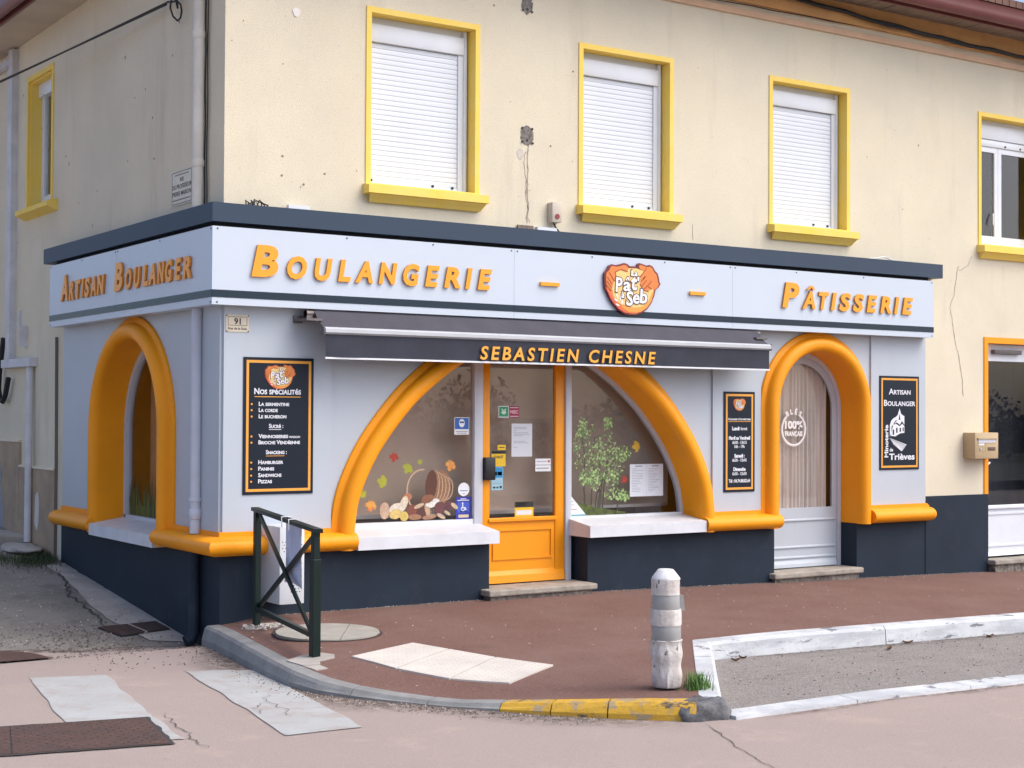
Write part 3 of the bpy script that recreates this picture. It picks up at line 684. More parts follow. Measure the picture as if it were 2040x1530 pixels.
# sills
def sill(M, u0, u1, back, top, nf=0.125):
    bm = bmesh.new(); extr(bm, M, [(back, top+0.055), (0.0, top+0.018), (nf, top), (nf, top-0.098), (0.0, top-0.098), (back, top-0.098)], u0, u1)
    o = finish('sill', bm, SILLW, bld); return o
sill(FR, 1.082, 2.385, -0.25, 0.728); sill(FR, 3.312, 4.618, -0.25, 0.735); sill(LE, -2.618, -1.082, -0.235, 0.712)
# glazing of the big arch: frames, mullions, panes, blinds
Y = -0.225
inner = off_pts(ARCH['big'][1], -0.045)
def clip_poly(P, u0, u1, z0):
    o = []
    for i in range(len(P)-1):
        a, b = P[i], P[i+1]
        for s in range(4):
            t = s/4; p = (a[0]+(b[0]-a[0])*t, a[1]+(b[1]-a[1])*t)
            if u0 <= p[0] <= u1 and p[1] >= z0: o.append(p)
    return o
def frame_along(M, path, wd, n0, n1, m, name='window_frame', parent=None):
    bm = bmesh.new(); rows = sweep(bm, M, path, [(0.0, n0), (0.0, n1), (-wd, n1), (-wd, n0)])
    return finish(name, bm, m, parent or bld)
pathb = [p for p in ARCH['big'][1]]
lf = [p for p in pathb if p[0] < 2.34 and p[1] > 0.78]; rf = [p for p in pathb if p[0] > 3.33 and p[1] > 0.78]
lw = frame_along(FR, lf, 0.035, -0.252, -0.20, SILLW, 'shop_window'); rw = frame_along(FR, rf, 0.035, -0.252, -0.20, FRAMEG, 'shop_window')
boxo('mullion', FR, 2.335, 2.418, -0.252, -0.185, 0.735, 2.30, FRAMEG, lw, bev=0.004); boxo('mullion', FR, 3.276, 3.338, -0.252, -0.185, 0.235, 2.30, FRAMEG, rw, bev=0.004)
boxo('bottom_rail', FR, 1.10, 2.334, -0.252, -0.195, 0.770, 0.812, SILLW, lw); boxo('bottom_rail', FR, 3.339, 4.60, -0.252, -0.195, 0.775, 0.800, SILLW, rw)
for parent, side in ((lw, 0), (rw, 1)):
    p = [q for q in off_pts(pathb, -0.02) if (q[0] < 2.335 if side == 0 else q[0] > 3.339) and q[1] > 0.79]
    if side == 0: poly = [(2.334, 0.79)]+[(p[0][0], 0.79)]+p+[(2.334, p[-1][1])]
    else: poly = [(3.34, 0.79), (3.34, p[0][1])]+p+[(p[-1][0], 0.79)]
    prismo('pane', FR, poly, -0.226, -0.220, GLASS, parent)
blind_poly = [(1.0, 0.86), (2.52, 0.86), (2.52, 2.5), (1.0, 2.5)]
prismo('blind', FR, blind_poly, -0.43, -0.427, BLIND, lw); boxo('blind_rail', FR, 1.0, 2.52, -0.435, -0.42, 0.828, 0.861, ALU, lw)
prismo('blind', FR, [(3.44, 0.87), (4.62, 0.87), (4.62, 2.5), (3.44, 2.5)], -0.43, -0.427, BLIND, rw)
boxo('blind_rail', FR, 3.44, 4.62, -0.435, -0.42, 0.845, 0.871, ALU, rw)
bm = bmesh.new(); box(bm, FR, 0.6, 5.2, -1.6, -1.58, 0.1, 2.6); box(bm, FR, 0.6, 5.2, -1.6, -0.3, 0.15, 0.2); box(bm, FR, 0.6, 5.2, -1.6, -0.26, 2.5, 2.55); box(bm, FR, 0.6, 0.65, -1.6, -0.26, 0.1, 2.6); box(bm, FR, 5.15, 5.2, -1.6, -0.26, 0.1, 2.6)
finish('shop_interior', bm, mat('brown_interior', (0.12, 0.07, 0.05), 0.9), bld)
# shop door
door = boxo('shop_door', FR, 2.42, 2.500, -0.25, -0.205, 0.255, 2.28, ORDOOR, bld, bev=0.004); door['label'] = 'bright orange half glazed shop door'
boxo('stile', FR, 3.178, 3.274, -0.25, -0.205, 0.255, 2.28, ORDOOR, door, bev=0.004)
boxo('top_rail', FR, 2.501, 3.177, -0.25, -0.206, 2.19, 2.28, ORDOOR, door)
boxo('lower_panel', FR, 2.501, 3.177, -0.25, -0.214, 0.256, 0.802, ORDOOR, door)
bm = bmesh.new(); extr(bm, FR, [(-0.214, 0.775), (-0.190, 0.780), (-0.190, 0.800), (-0.214, 0.812)], 2.49, 3.185); finish('drip_bead', bm, ORDOOR, door)
bm = bmesh.new(); rectring(bm, FR, 2.535, 3.150, 0.455, 0.715, 0.018, -0.2145, -0.203); finish('panel_moulding', bm, ORDOOR, door)
bm = bmesh.new(); extr(bm, FR, [(-0.214, 0.258), (-0.180, 0.262), (-0.186, 0.325), (-0.214, 0.362)], 2.43, 3.265); finish('weather_board', bm, ORDOOR, door)
boxo('pane', FR, 2.502, 3.176, -0.232, -0.226, 0.804, 2.188, GLASS, door)
prismo('blind', FR, [(2.535, 0.86), (3.43, 0.86), (3.43, 2.5), (2.535, 2.5)], -0.43, -0.427, BLIND, door); boxo('blind_rail', FR, 2.535, 3.43, -0.435, -0.42, 0.828, 0.861, ALU, door)
boxo('lock_case', FR, 2.424, 2.525, -0.205, -0.150, 1.135, 1.325, BLACK, door, bev=0.008)
# doorsteps
def step(u0, u1, n0, n1, z0, z1):
    bm = bmesh.new(); box(bm, FR, u0, u1, n0, n1, z1-0.052, z1, bev=0.012)
    for v in bm.verts: v.co += Vector((noise.noise(v.co*6), noise.noise(v.co*6+Vector((5, 0, 0))), noise.noise(v.co*5)))*0.006
    o = finish('doorstep', bm, STONE, bld); boxo('step_base', FR, u0+0.03, u1-0.04, n0, n1-0.03, z0, z1-0.054, ROUGHST, o)
step(2.275, 3.375, -0.28, 0.150, 0.0, 0.250); step(5.49, 6.675, -0.30, 0.090, 0.0, 0.205); step(8.60, 9.75, -0.25, 0.12, -0.1, 0.185)
# arched side door on the right
M = FR; fp = arc(6.105, 0.549, 1.755, 0.21)
d2 = frame_along(FR, fp, 0.045, -0.252, -0.20, FRAMEG, 'arched_door'); d2['label'] = 'pale grey arched door glazed in its upper part'
lp = off_pts(fp, -0.047); leaf_out = off_pts(fp, -0.047); glass_in = arc(6.105, 0.44, 1.755, 0.80)
bm = bmesh.new(); sweep(bm, FR, arc(6.105, 0.44, 1.755, 0.785), [(0.0, -0.240), (0.0, -0.214), (0.062, -0.214), (0.062, -0.240)]); finish('leaf_frame', bm, PANEL, d2)
boxo('lower_panel', FR, 5.603, 6.607, -0.245, -0.216, 0.212, 0.79, PANEL, d2)
for z in (0.66, 0.40, 0.30):
    bm = bmesh.new(); extr(bm, FR, [(-0.216, z), (-0.202, z+0.005), (-0.202, z+0.014), (-0.216, z+0.026)], 5.62, 6.59); finish('panel_moulding', bm, PANEL, d2)
bm = bmesh.new(); extr(bm, FR, [(-0.216, 0.215), (-0.192, 0.218), (-0.196, 0.25), (-0.216, 0.285)], 5.615, 6.595); finish('weather_board', bm, PANEL, d2)
prismo('pane', FR, glass_in, -0.232, -0.227, GLASS, d2)
THREAD = mat('beige_thread_curtain', (0.76, 0.69, 0.63), 0.9, 0.3, 30, c2=(0.50, 0.43, 0.385), stretch=(3.0, 3.0, 0.05))
bm = bmesh.new(); prev = None
for k in range(121):
    u = 5.60+(6.50-5.60)*k/120; n = -0.262+0.008*math.sin(k*0.9)+0.008*noise.noise(Vector((k*0.37, 0, 0)))
    q = (bm.verts.new(FR(u, n, 0.75)), bm.verts.new(FR(u, n, 2.35)))
    if prev: bm.faces.new((prev[0], prev[1], q[1], q[0]))
    prev = q
finish('thread_curtain', bm, THREAD, d2)
bm = bmesh.new(); box(bm, FR, 5.3, 6.9, -1.3, -1.28, 0.1, 2.6); box(bm, FR, 6.75, 6.8, -1.3, -0.3, 0.1, 2.6); box(bm, FR, 5.3, 5.35, -1.3, -0.3, 0.1, 2.6); box(bm, FR, 5.3, 6.8, -1.3, -0.3, 2.5, 2.55); finish('room_back', bm, DARKIN, d2)
# "BLES 100% FRANCAIS" roundel on the pane
rl = thing('round_door_sticker', FR(5.985, -0.2265, 1.555), 'round white wheat sticker reading 100 percent on the arched door pane', 'sticker')
STK = mat('white_window_vinyl', (0.80, 0.80, 0.80), 0.6)
cx, cz = 6.035, 1.555
bm = bmesh.new(); ringpoly(bm, FR, cx, cz, 0.145, 0.160, -0.2265, -0.2255, 40, R(125), R(415)); ringpoly(bm, FR, cx, cz, 0.164, 0.168, -0.2265, -0.2255, 40, R(130), R(410)); finish('ring', bm, STK, rl)
for i, ch in enumerate('BLÉS'):
    a = R(120-20*i); text('letter', ch, FR, rl, STK, -0.2265, 0.001, u=cx+0.148*math.cos(a), z=cz+0.148*math.sin(a), h=0.05, bold=0.045, rot=a-math.pi/2)
text('lettering', '100%', FR, rl, STK, -0.2265, 0.001, u=cx, z=cz+0.008, h=0.072, width=0.235, bold=0.045); text('lettering', 'FRANÇAIS', FR, rl, STK, -0.2265, 0.001, u=cx, z=cz-0.066, h=0.046, width=0.235, bold=0.04)
# side arch window
sp = arc(-1.85, 0.769, 1.535, 0.745)
sw = frame_along(LE, sp, 0.05, -0.24, -0.185, FRAMEG, 'shop_window'); boxo('bottom_rail', LE, -2.60, -1.10, -0.24, -0.185, 0.745, 0.785, FRAMEG, sw)
prismo('pane', LE, off_pts(arc(-1.85, 0.75, 1.535, 0.78), -0.01), -0.220, -0.215, GLASS, sw)
BROWN = mat('brown_side_blind', (0.44, 0.27, 0.175), 0.85, 0.15, 2)
boxo('blind', LE, -2.52, -1.0, -0.40, -0.395, 0.80, 2.5, BROWN, sw); boxo('window_recess', LE, -2.8, -0.9, -0.75, -0.74, 0.6, 2.6, DARKIN, sw)
gp = thing('painted_grass_sticker', LE(-2.2, -0.2135, 0.79), 'painted green grass along the foot of the side arch window', 'sticker')
for nm, c, hh, k0 in (('grass_print', (0.11, 0.12, 0.02), 0.30, 70), ('grass_print', (0.05, 0.06, 0.015), 0.40, 40)):
    bm = bmesh.new()
    for k in range(k0):
        u = random.uniform(-2.52, -1.5); h = hh*random.uniform(0.35, 1); d = random.uniform(-0.05, 0.05); nn = -0.2142+0.0004*random.random()
        bm.faces.new([bm.verts.new(LE(u-0.012, nn, 0.788)), bm.verts.new(LE(u+0.012, nn, 0.788)), bm.verts.new(LE(u+d+0.003, nn, 0.788+h)), bm.verts.new(LE(u+d, nn, 0.788+h))])
    finish(nm, bm, mat('grass_print_%d' % k0, c, 0.8), gp)
bm = bmesh.new(); box(bm, LE, -2.53, -1.3, -0.2147, -0.2143, 0.787, 0.875); finish('grass_print', bm, mat('grass_print_base', (0.13, 0.13, 0.02), 0.8, 0.4, 30), gp)

# ---- right-hand door of the house
dr = boxo('house_door', FR, 8.62, 9.60, -0.16, -0.10, 2.28, 2.46, PVC, bld); dr['label'] = 'dark glazed white framed house door in orange surround'
bm = bmesh.new(); box(bm, FR, 8.558, 8.618, -0.16, 0.012, 0.872, 2.525); box(bm, FR, 8.6185, 9.60, -0.16, 0.012, 2.462, 2.525); finish('surround', bm, ORANGE, dr)
boxo('stile', FR, 8.62, 8.655, -0.16, -0.105, 0.19, 2.279, PVC, dr); boxo('pane', FR, 8.656, 9.5, -0.14, -0.134, 0.742, 2.279, DGLASS, dr)
bm = bmesh.new(); box(bm, FR, 8.656, 9.5, -0.16, -0.108, 0.20, 0.74); finish('lower_panel', bm, PVC, dr)
bm = bmesh.new(); rectring(bm, FR, 8.68, 9.48, 0.30, 0.66, 0.02, -0.108, -0.098); extr(bm, FR, [(-0.108, 0.70), (-0.085, 0.705), (-0.085, 0.722), (-0.108, 0.738)], 8.656, 9.5); extr(bm, FR, [(-0.108, 0.20), (-0.07, 0.205), (-0.08, 0.225), (-0.108, 0.245)], 8.656, 9.5); finish('panel_moulding', bm, PVC, dr)
boxo('door_closer', FR, 8.80, 9.25, -0.10, -0.05, 2.355, 2.40, mat('grey_closer', (0.12, 0.11, 0.11), 0.5), dr, bev=0.006)
tubeo('pull_handle', [FR(8.668, -0.105, 1.80), FR(8.668, -0.07, 1.79), FR(8.668, -0.07, 1.60), FR(8.668, -0.105, 1.59)], 0.009, WHITEM, dr)
tubeo('lever_handle', [FR(8.672, -0.105, 1.16), FR(8.672, -0.06, 1.16), FR(8.73, -0.06, 1.20)], 0.010, WHITEM, dr)
boxo('room_back', FR, 8.4, 9.8, -0.42, -0.40, 0.0, 2.6, mat('slate_door_curtain', (0.10, 0.11, 0.125), 0.9, 0.3, 4, stretch=(2, 2, 0.3)), dr)

# ---- scars, cracks and stains on the render
def wcrack(pts, wd=0.006, jit=0.018, m=None, M=FR, n=0.0):
    bm = bmesh.new(); P = []
    for i in range(len(pts)-1):
        a = Vector(pts[i]); b = Vector(pts[i+1]); k = max(2, int((b-a).length/0.02))
        for j in range(k): P.append(a+(b-a)*j/k)
    P.append(Vector(pts[-1])); prev = None
    for i, p in enumerate(P):
        t = (P[min(i+1, len(P)-1)]-P[max(i-1, 0)]).normalized(); nr = Vector((-t.y, t.x))
        p = p+nr*jit*(noise.noise(Vector((p.x*8, p.y*8, 2)))+0.6*noise.noise(Vector((p.x*33, p.y*33, 5))))
        ww = wd*(0.35+abs(noise.noise(Vector((p.x*15, p.y*15, 7)))))
        q = (bm.verts.new(M(p.x-nr.x*ww, n+0.0025, p.y-nr.y*ww)), bm.verts.new(M(p.x+nr.x*ww, n+0.0025, p.y+nr.y*ww)))
        if prev: bm.faces.new((prev[0], prev[1], q[1], q[0]))
        prev = q
    return finish('wall_crack', bm, m or mat('render_crack', (0.22, 0.19, 0.16), 0.95), bld)
wcrack([(8.155, 3.25), (8.11, 3.05), (8.034, 2.80), (8.07, 2.6), (8.127, 2.41), (8.19, 2.2), (8.22, 2.04), (8.235, 1.9)], 0.005)
wcrack([(8.37, 3.36), (8.30, 3.26), (8.17, 3.20)], 0.004)
wcrack([(2.725, 3.95), (2.735, 3.75), (2.72, 3.6), (2.73, 3.45), (2.72, 3.30)], 0.009, 0.02, mat('pale_render_crack', (0.33, 0.29, 0.24), 0.95))
wcrack([(2.705, 3.9), (2.70, 3.6), (2.74, 3.3)], 0.005, 0.03, mat('pale_render_crack', (0.33, 0.29, 0.24), 0.95))
wcrack([(4.55, 3.42), (4.56, 3.36), (4.55, 3.28)], 0.004)
SCAR = mat('scraped_grey_scar', (0.30, 0.275, 0.25), 0.95, 0.5, 30, c2=(0.10, 0.09, 0.08), bump=0.8, bs=60)
for cx_, cz_, s in ((2.722, 4.035, 1.0), (2.716, 5.14, 0.9)):
    P = [(cx_+s*0.065*math.cos(a)*(1+0.25*noise.noise(Vector((a*3, cx_, cz_)))), cz_+s*0.085*math.sin(a)*(1+0.3*noise.noise(Vector((a*3, 4, cz_))))) for a in [2*math.pi*k/22 for k in range(22)]]
    sc_ = prismo('fixing_scar', FR, P, 0.0, 0.003, SCAR, bld)
    bm = bmesh.new()
    for du, dz in ((-0.05, 0.06), (0.05, 0.06), (-0.05, -0.055), (0.055, -0.06), (0.0, -0.04)): disc(bm, FR, cx_+du*s, cz_+dz*s, 0.003, 0.008, 0.011*s, 8)
    finish('bolt_hole', bm, BLACK, sc_)
P = [(2.655+0.035*math.cos(a), 3.875+0.045*math.sin(a)) for a in [2*math.pi*k/16 for k in range(16)]]
prismo('filled_hole', FR, P, 0.0, 0.003, mat('pale_filler', (0.58, 0.54, 0.47), 0.9, 0.2, 20), bld)
P = [(0.578+0.03*math.cos(a)*(1+0.2*math.sin(3*a)), 4.755+0.035*math.sin(a)) for a in [2*math.pi*k/16 for k in range(16)]]
prismo('filled_hole', FR, P, 0.0, 0.006, mat('white_plug', (0.75, 0.74, 0.70), 0.8), bld)
bm = bmesh.new()
for k in range(24):
    u = random.choice((random.uniform(0.05, 1.15), random.uniform(2.3, 3.2), random.uniform(4.4, 5.4), random.uniform(6.7, 8.4))); z = random.uniform(3.4, 5.3); disc(bm, FR, u, z, 0.0, 0.003, random.choice((0.003, 0.004, 0.005, 0.009)), 6)
finish('pock_mark', bm, mat('pock_dark', (0.24, 0.20, 0.165), 0.95), bld)['kind'] = 'stuff'
bm = bmesh.new()
for k in range(24):
    y = random.uniform(0.7, 5.6); z = random.uniform(3.3, 5.3); disc(bm, LE, -y, z, 0.0, 0.003, random.uniform(0.003, 0.009), 6, rz=random.uniform(0.004, 0.02))
finish('pock_mark', bm, mat('pock_dark', (0.24, 0.20, 0.165), 0.95), bld)['kind'] = 'stuff'

# ---- cornice of the shopfront
bm = bmesh.new(); O = 0.150; I = 0.0; z0, z1 = 3.088, 3.228
P = [(7.745, 0.0), (7.745, -O), (-O, -O), (-O, 3.935), (0.0, 3.935), (0.0, 0.0)]
A = [bm.verts.new((x, y, z0)) for x, y in P]; B = [bm.verts.new((x, y, z1)) for x, y in P]
for i in range(6): bm.faces.new((A[i], A[(i+1) % 6], B[(i+1) % 6], B[i]))
bm.faces.new([A[0], A[1], A[2], A[5]]); bm.faces.new([A[2], A[3], A[4], A[5]]); bm.faces.new([B[0], B[1], B[2], B[5]]); bm.faces.new([B[2], B[3], B[4], B[5]])
cor = finish('cornice', bm, CORN, bld)
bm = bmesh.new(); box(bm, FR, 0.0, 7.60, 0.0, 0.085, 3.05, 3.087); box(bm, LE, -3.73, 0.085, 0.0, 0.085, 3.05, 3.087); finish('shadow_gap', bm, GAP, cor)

# ------------------------------------------------------------------ fascia sign
sg = thing('fascia_sign', (0, 0, 2.48), 'white fascia sign with raised orange bakery lettering above the shop', 'sign')
ND = 0.149
for a, b in ((-ND, 2.498), (2.500, 4.898), (4.900, 7.606)): boxo('sign_panel', FR, a, b, ND-0.02, ND, 2.480, 3.053, SIGNP, sg)
for a, b in ((-3.735, -1.902), (-1.900, ND-0.021)): boxo('sign_panel', LE, a, b, ND-0.02, ND, 2.480, 3.053, SIGNP, sg)
boxo('sign_soffit', FR, -ND+0.02, 7.60, 0.024, ND-0.021, 2.482, 2.50, SIGNP, sg); boxo('sign_soffit', LE, -3.73, -0.002, 0.024, ND-0.021, 2.482, 2.50, SIGNP, sg); boxo('sign_end', FR, 7.590, 7.606, 0.0, ND-0.021, 2.482, 3.05, SIGNP, sg); boxo('sign_end', LE, -3.734, -3.72, 0.0, ND-0.021, 2.482, 3.05, SIGNP, sg)
for a, b in ((-ND-0.002, 2.498), (2.5, 4.898), (4.9, 7.607)): boxo('stripe', FR, a, b, ND, ND+0.003, 2.533, 2.588, STRIPE, sg)
for a, b in ((-3.736, -1.902), (-1.9, ND)): boxo('stripe', LE, a, b, ND, ND+0.003, 2.533, 2.588, STRIPE, sg)
scr = None
for M, us in ((FR, (0.02-0.13, 0.95, 1.72, 2.47, 2.53, 3.3, 4.1, 4.87, 4.93, 5.7, 6.6, 7.58)), (LE, (-3.70, -2.8, -1.93, -1.87, -0.9, 0.12))):
    for u in us:
        for z in (3.035,) + ((2.497,) if u in (-0.11, 7.58, 0.12, -3.70) else ()):
            bm = bmesh.new(); disc(bm, M, u, z, ND, ND+0.003, 0.007, 8); finish('screw', bm, mat('dark_screw', (0.08, 0.09, 0.11), 0.4, metal=0.5), sg)
ZBL, ZCAP, ZSM = 2.697, 2.935, 2.866
def letters(word, boxes, M, zc=None):
    for k, (ch, (a, b)) in enumerate(zip(word, boxes)):
        top = ZCAP if (zc and k in zc) else ZSM
        if ch == 'Â':
            text('letter', 'A', M, sg, ORLET, ND+0.004, 0.022, box_=(a, b, ZBL, top), bold=0.035, shear=0.18, side=ORSHADE)
            text('accent', '^', M, sg, ORLET, ND+0.004, 0.022, box_=(a+0.055, b-0.005, top+0.012, top+0.05), bold=0.02, shear=0.18, side=ORSHADE); continue
        lowz = ZBL-(0.004 if ch in 'OUGS' else 0); topz = top+(0.004 if ch in 'OGS' else 0)
        text('letter', ch, M, sg, ORLET, ND+0.004, 0.017, box_=(a, b, lowz, topz), bold=0.042, shear=0.18, side=ORSHADE)
letters('BOULANGERIE', [(0.151, 0.367), (0.44, 0.603), (0.668, 0.819), (0.867, 0.975), (1.014, 1.17), (1.22, 1.386), (1.437, 1.585), (1.637, 1.772), (1.814, 1.97), (2.013, 2.081), (2.132, 2.269)], FR, zc=(0,))
letters('PÂTISSERIE', [(5.502, 5.722), (5.758, 5.925), (5.976, 6.108), (6.136, 6.215), (6.247, 6.406), (6.434, 6.586), (6.624, 6.768), (6.816, 6.973), (7.012, 7.085), (7.127, 7.28)], FR, zc=(0,))
letters('ARTISANBOULANGER', [(-a, -b) for a, b in [(3.351, 3.141), (3.102, 2.976), (2.925, 2.79), (2.76, 2.692), (2.669, 2.535), (2.509, 2.363), (2.334, 2.159), (1.906, 1.704), (1.637, 1.491), (1.426, 1.29), (1.23, 1.106), (1.097, 0.94), (0.901, 0.759), (0.733, 0.594), (0.537, 0.411), (0.369, 0.219)]], LE, zc=(0, 7))
for a, b in ((2.755, 2.945), (4.378, 4.56)): boxo('dash', FR, a, b, ND+0.004, ND+0.024, 2.762, 2.792, ORLET, sg)

# round bakery emblem
def emblem(parent, M, cu_, cz_, s, n, th, lett=True, tiny=False):
    out = [(-0.297, 0.125), (-0.265, 0.157), (-0.249, 0.187), (-0.217, 0.202), (-0.175, 0.196), (-0.127, 0.207), (-0.084, 0.22), (-0.051, 0.214), (-0.024, 0.196), (0.019, 0.198), (0.06, 0.19), (0.065, 0.218), (0.084, 0.23), (0.117, 0.223), (0.161, 0.211), (0.2, 0.22), (0.233, 0.206), (0.261, 0.169), (0.289, 0.149), (0.303, 0.107), (0.306, 0.081), (0.32, 0.06), (0.3, 0.028), (0.262, 0.003), (0.254, -0.043), (0.223, -0.109), (0.174, -0.167), (0.114, -0.204), (0.048, -0.224), (-0.017, -0.227), (-0.081, -0.221), (-0.146, -0.189), (-0.2, -0.145), (-0.243, -0.092), (-0.269, -0.042), (-0.291, -0.01), (-0.299, 0.058)]
    dough = [(-0.185, 0.137), (-0.126, 0.165), (-0.03, 0.178), (0.057, 0.179), (0.13, 0.16), (0.2, 0.08), (0.237, -0.005), (0.218, -0.058), (0.174, -0.116), (0.114, -0.150), (0.048, -0.163), (-0.017, -0.160), (-0.082, -0.146), (-0.125, -0.138), (-0.168, -0.105), (-0.205, -0.064), (-0.215, -0.005), (-0.205, 0.063)]
    hr = [(0.074, 0.184), (0.068, 0.21), (0.09, 0.223), (0.117, 0.215), (0.161, 0.205), (0.2, 0.211), (0.228, 0.198), (0.253, 0.16), (0.278, 0.144), (0.292, 0.106), (0.295, 0.076), (0.306, 0.059), (0.289, 0.032), (0.245, 0.006), (0.184, -0.016), (0.157, -0.011), (0.118, -0.002), (0.107, 0.019), (0.085, 0.039), (0.085, 0.061), (0.09, 0.112), (0.129, 0.153), (0.134, 0.162)]
    hl = [(-0.289, 0.121), (-0.254, 0.153), (-0.239, 0.181), (-0.217, 0.193), (-0.175, 0.187), (-0.127, 0.196), (-0.084, 0.21), (-0.051, 0.205), (-0.032, 0.183), (-0.04, 0.152), (-0.056, 0.147), (-0.126, 0.162), (-0.185, 0.136), (-0.169, 0.081), (-0.195, 0.059), (-0.211, 0.011), (-0.222, -0.029), (-0.269, -0.025), (-0.283, -0.001), (-0.291, 0.058)]
    T = lambda P, k=1.0: [(cu_+p[0]*s*k, cz_+p[1]*s*k) for p in P]
    e = 0.0012
    EDK = mat('emblem_dark_red', (0.19, 0.022, 0.025), 0.4); EOR = mat('emblem_orange', (0.80, 0.22, 0.05), 0.4); ERD = mat('emblem_coral', (0.68, 0.12, 0.06), 0.4); ECR = mat('emblem_cream', (0.82, 0.57, 0.20), 0.4); EAM = mat('emblem_amber', (0.82, 0.33, 0.06), 0.4); EHD = mat('emblem_hand', (0.70, 0.22, 0.045), 0.4); EWH = mat('emblem_white', (0.85, 0.86, 0.88), 0.4)
    prismo('backing', M, T(out), n, n+th, EDK, parent); q = n+th
    prismo('crust', M, T([(p[0]*0.945, p[1]*0.945-0.001) for p in out if p[1] < 0.13]), q, q+e, EOR, parent)
    prismo('dough', M, T(dough), q+e, q+2*e, ECR, parent)
    prismo('crescent', M, T([(-0.125, -0.142), (-0.017, -0.165), (0.06, -0.165), (0.13, -0.14), (0.19, -0.09), (0.225, -0.02), (0.238, -0.03), (0.215, -0.10), (0.165, -0.158), (0.105, -0.192), (0.04, -0.205), (-0.04, -0.20), (-0.10, -0.17)]), q+2*e, q+3*e, EAM, parent)
    prismo('flame_edge', M, T([(-0.29, 0.0), (-0.25, -0.03), (-0.215, -0.08), (-0.16, -0.14), (-0.09, -0.19), (0.0, -0.215), (-0.08, -0.21), (-0.145, -0.18), (-0.2, -0.135), (-0.24, -0.085), (-0.265, -0.04)]), q+3*e, q+4*e, ERD, parent)
    ins = lambda P: [((p[0]-cx_)*0.93+cx_, (p[1]-cy_)*0.93+cy_) for cx_, cy_ in [(sum(k[0] for k in P)/len(P), sum(k[1] for k in P)/len(P))] for p in P]
    prismo('hand', M, T(ins(hr)), q+2*e, q+3*e, EHD, parent); prismo('hand', M, T(ins(hl)), q+2*e, q+3*e, EHD, parent)
    if tiny: 
        return
    bm = bmesh.new()
    def ln(P, wd=0.008):
        for i in range(len(P)-1):
            a = Vector(P[i]); b = Vector(P[i+1]); t = (b-a).normalized(); r = Vector((-t.y, t.x))*wd/2
            vs = [bm.verts.new(M(cu_+(p.x+k*r.x)*s, q+4.4*e, cz_+(p.y+k*r.y)*s)) for p, k in ((a, 1), (a, -1), (b, -1), (b, 1))]; bm.faces.new(vs)
    for P in ([(0.085, 0.105), (0.129, 0.153), (0.16, 0.19)], [(0.085, 0.05), (0.107, 0.019), (0.118, -0.002), (0.184, -0.016)], [(0.11, 0.03), (0.16, 0.085)], [(0.13, 0.0), (0.20, 0.06), (0.215, 0.08)], [(0.175, 0.03), (0.215, 0.01)], [(0.12, 0.09), (0.155, 0.12)], [(0.10, 0.07), (0.14, 0.11)], [(-0.185, 0.136), (-0.126, 0.162), (-0.05, 0.147)], [(-0.185, 0.136), (-0.169, 0.081), (-0.195, 0.059), (-0.25, 0.13)], [(-0.27, 0.09), (-0.22, 0.03)], [(-0.275, 0.055), (-0.225, 0.0)], [(-0.28, 0.02), (-0.225, -0.03)]): ln(P)
    finish('finger_lines', bm, mat('emblem_line', (0.38, 0.06, 0.02), 0.4), parent)
    if lett:
        OUTL = mat('emblem_brown', (0.10, 0.05, 0.06), 0.4)
        for body, b0, rt in (('La', (-0.013, 0.058, 0.112, 0.162), 0), ('P', (-0.182, -0.107, -0.034, 0.092), 0), ('a', (-0.098, -0.018, -0.022, 0.058), 0), ('^', (-0.074, -0.028, 0.07, 0.10), 0), ('t', (-0.014, 0.052, -0.012, 0.108), 0), ("'", (0.056, 0.078, 0.07, 0.108), 0), ('à', (-0.12, -0.088, -0.084, -0.03), 0), ('S', (-0.066, 0.008, -0.148, -0.022), 0), ('e', (0.008, 0.082, -0.128, -0.045), 0), ('b', (0.085, 0.168, -0.122, 0.004), 0)):
            bb = (cu_+b0[0]*s, cu_+b0[1]*s, cz_+b0[2]*s, cz_+b0[3]*s); g = 0.008*s
            text('letter_outline', body, M, parent, OUTL, q+4.6*e, 0.0006, box_=(bb[0]-g, bb[1]+g, bb[2]-g, bb[3]+g), bold=0.06, shear=0.06)
            text('letter', body, M, parent, EWH, q+5.3*e, 0.0006, box_=bb, bold=0.022, shear=0.06)
        bm = bmesh.new()
        for (x, z, a) in ((-0.165, -0.07, 115), (-0.13, -0.085, 95), (-0.178, -0.105, 145), (-0.11, -0.12, 80), (-0.16, -0.145, 160)):
            P = [(x+0.022*math.cos(t)*math.cos(R(a))-0.007*math.sin(t)*math.sin(R(a)), z+0.022*math.cos(t)*math.sin(R(a))+0.007*math.sin(t)*math.cos(R(a))) for t in [2*math.pi*k/10 for k in range(10)]]
            prism(bm, M, T(P), q+4*e, q+5*e)
        finish('grains', bm, EWH, parent)
em = thing('emblem_sign', FR(3.71, ND, 2.56), 'round emblem of two hands kneading dough centred on the fascia', 'sign')
emblem(em, FR, 3.71, 2.78, 1.0, ND+0.006, 0.022)

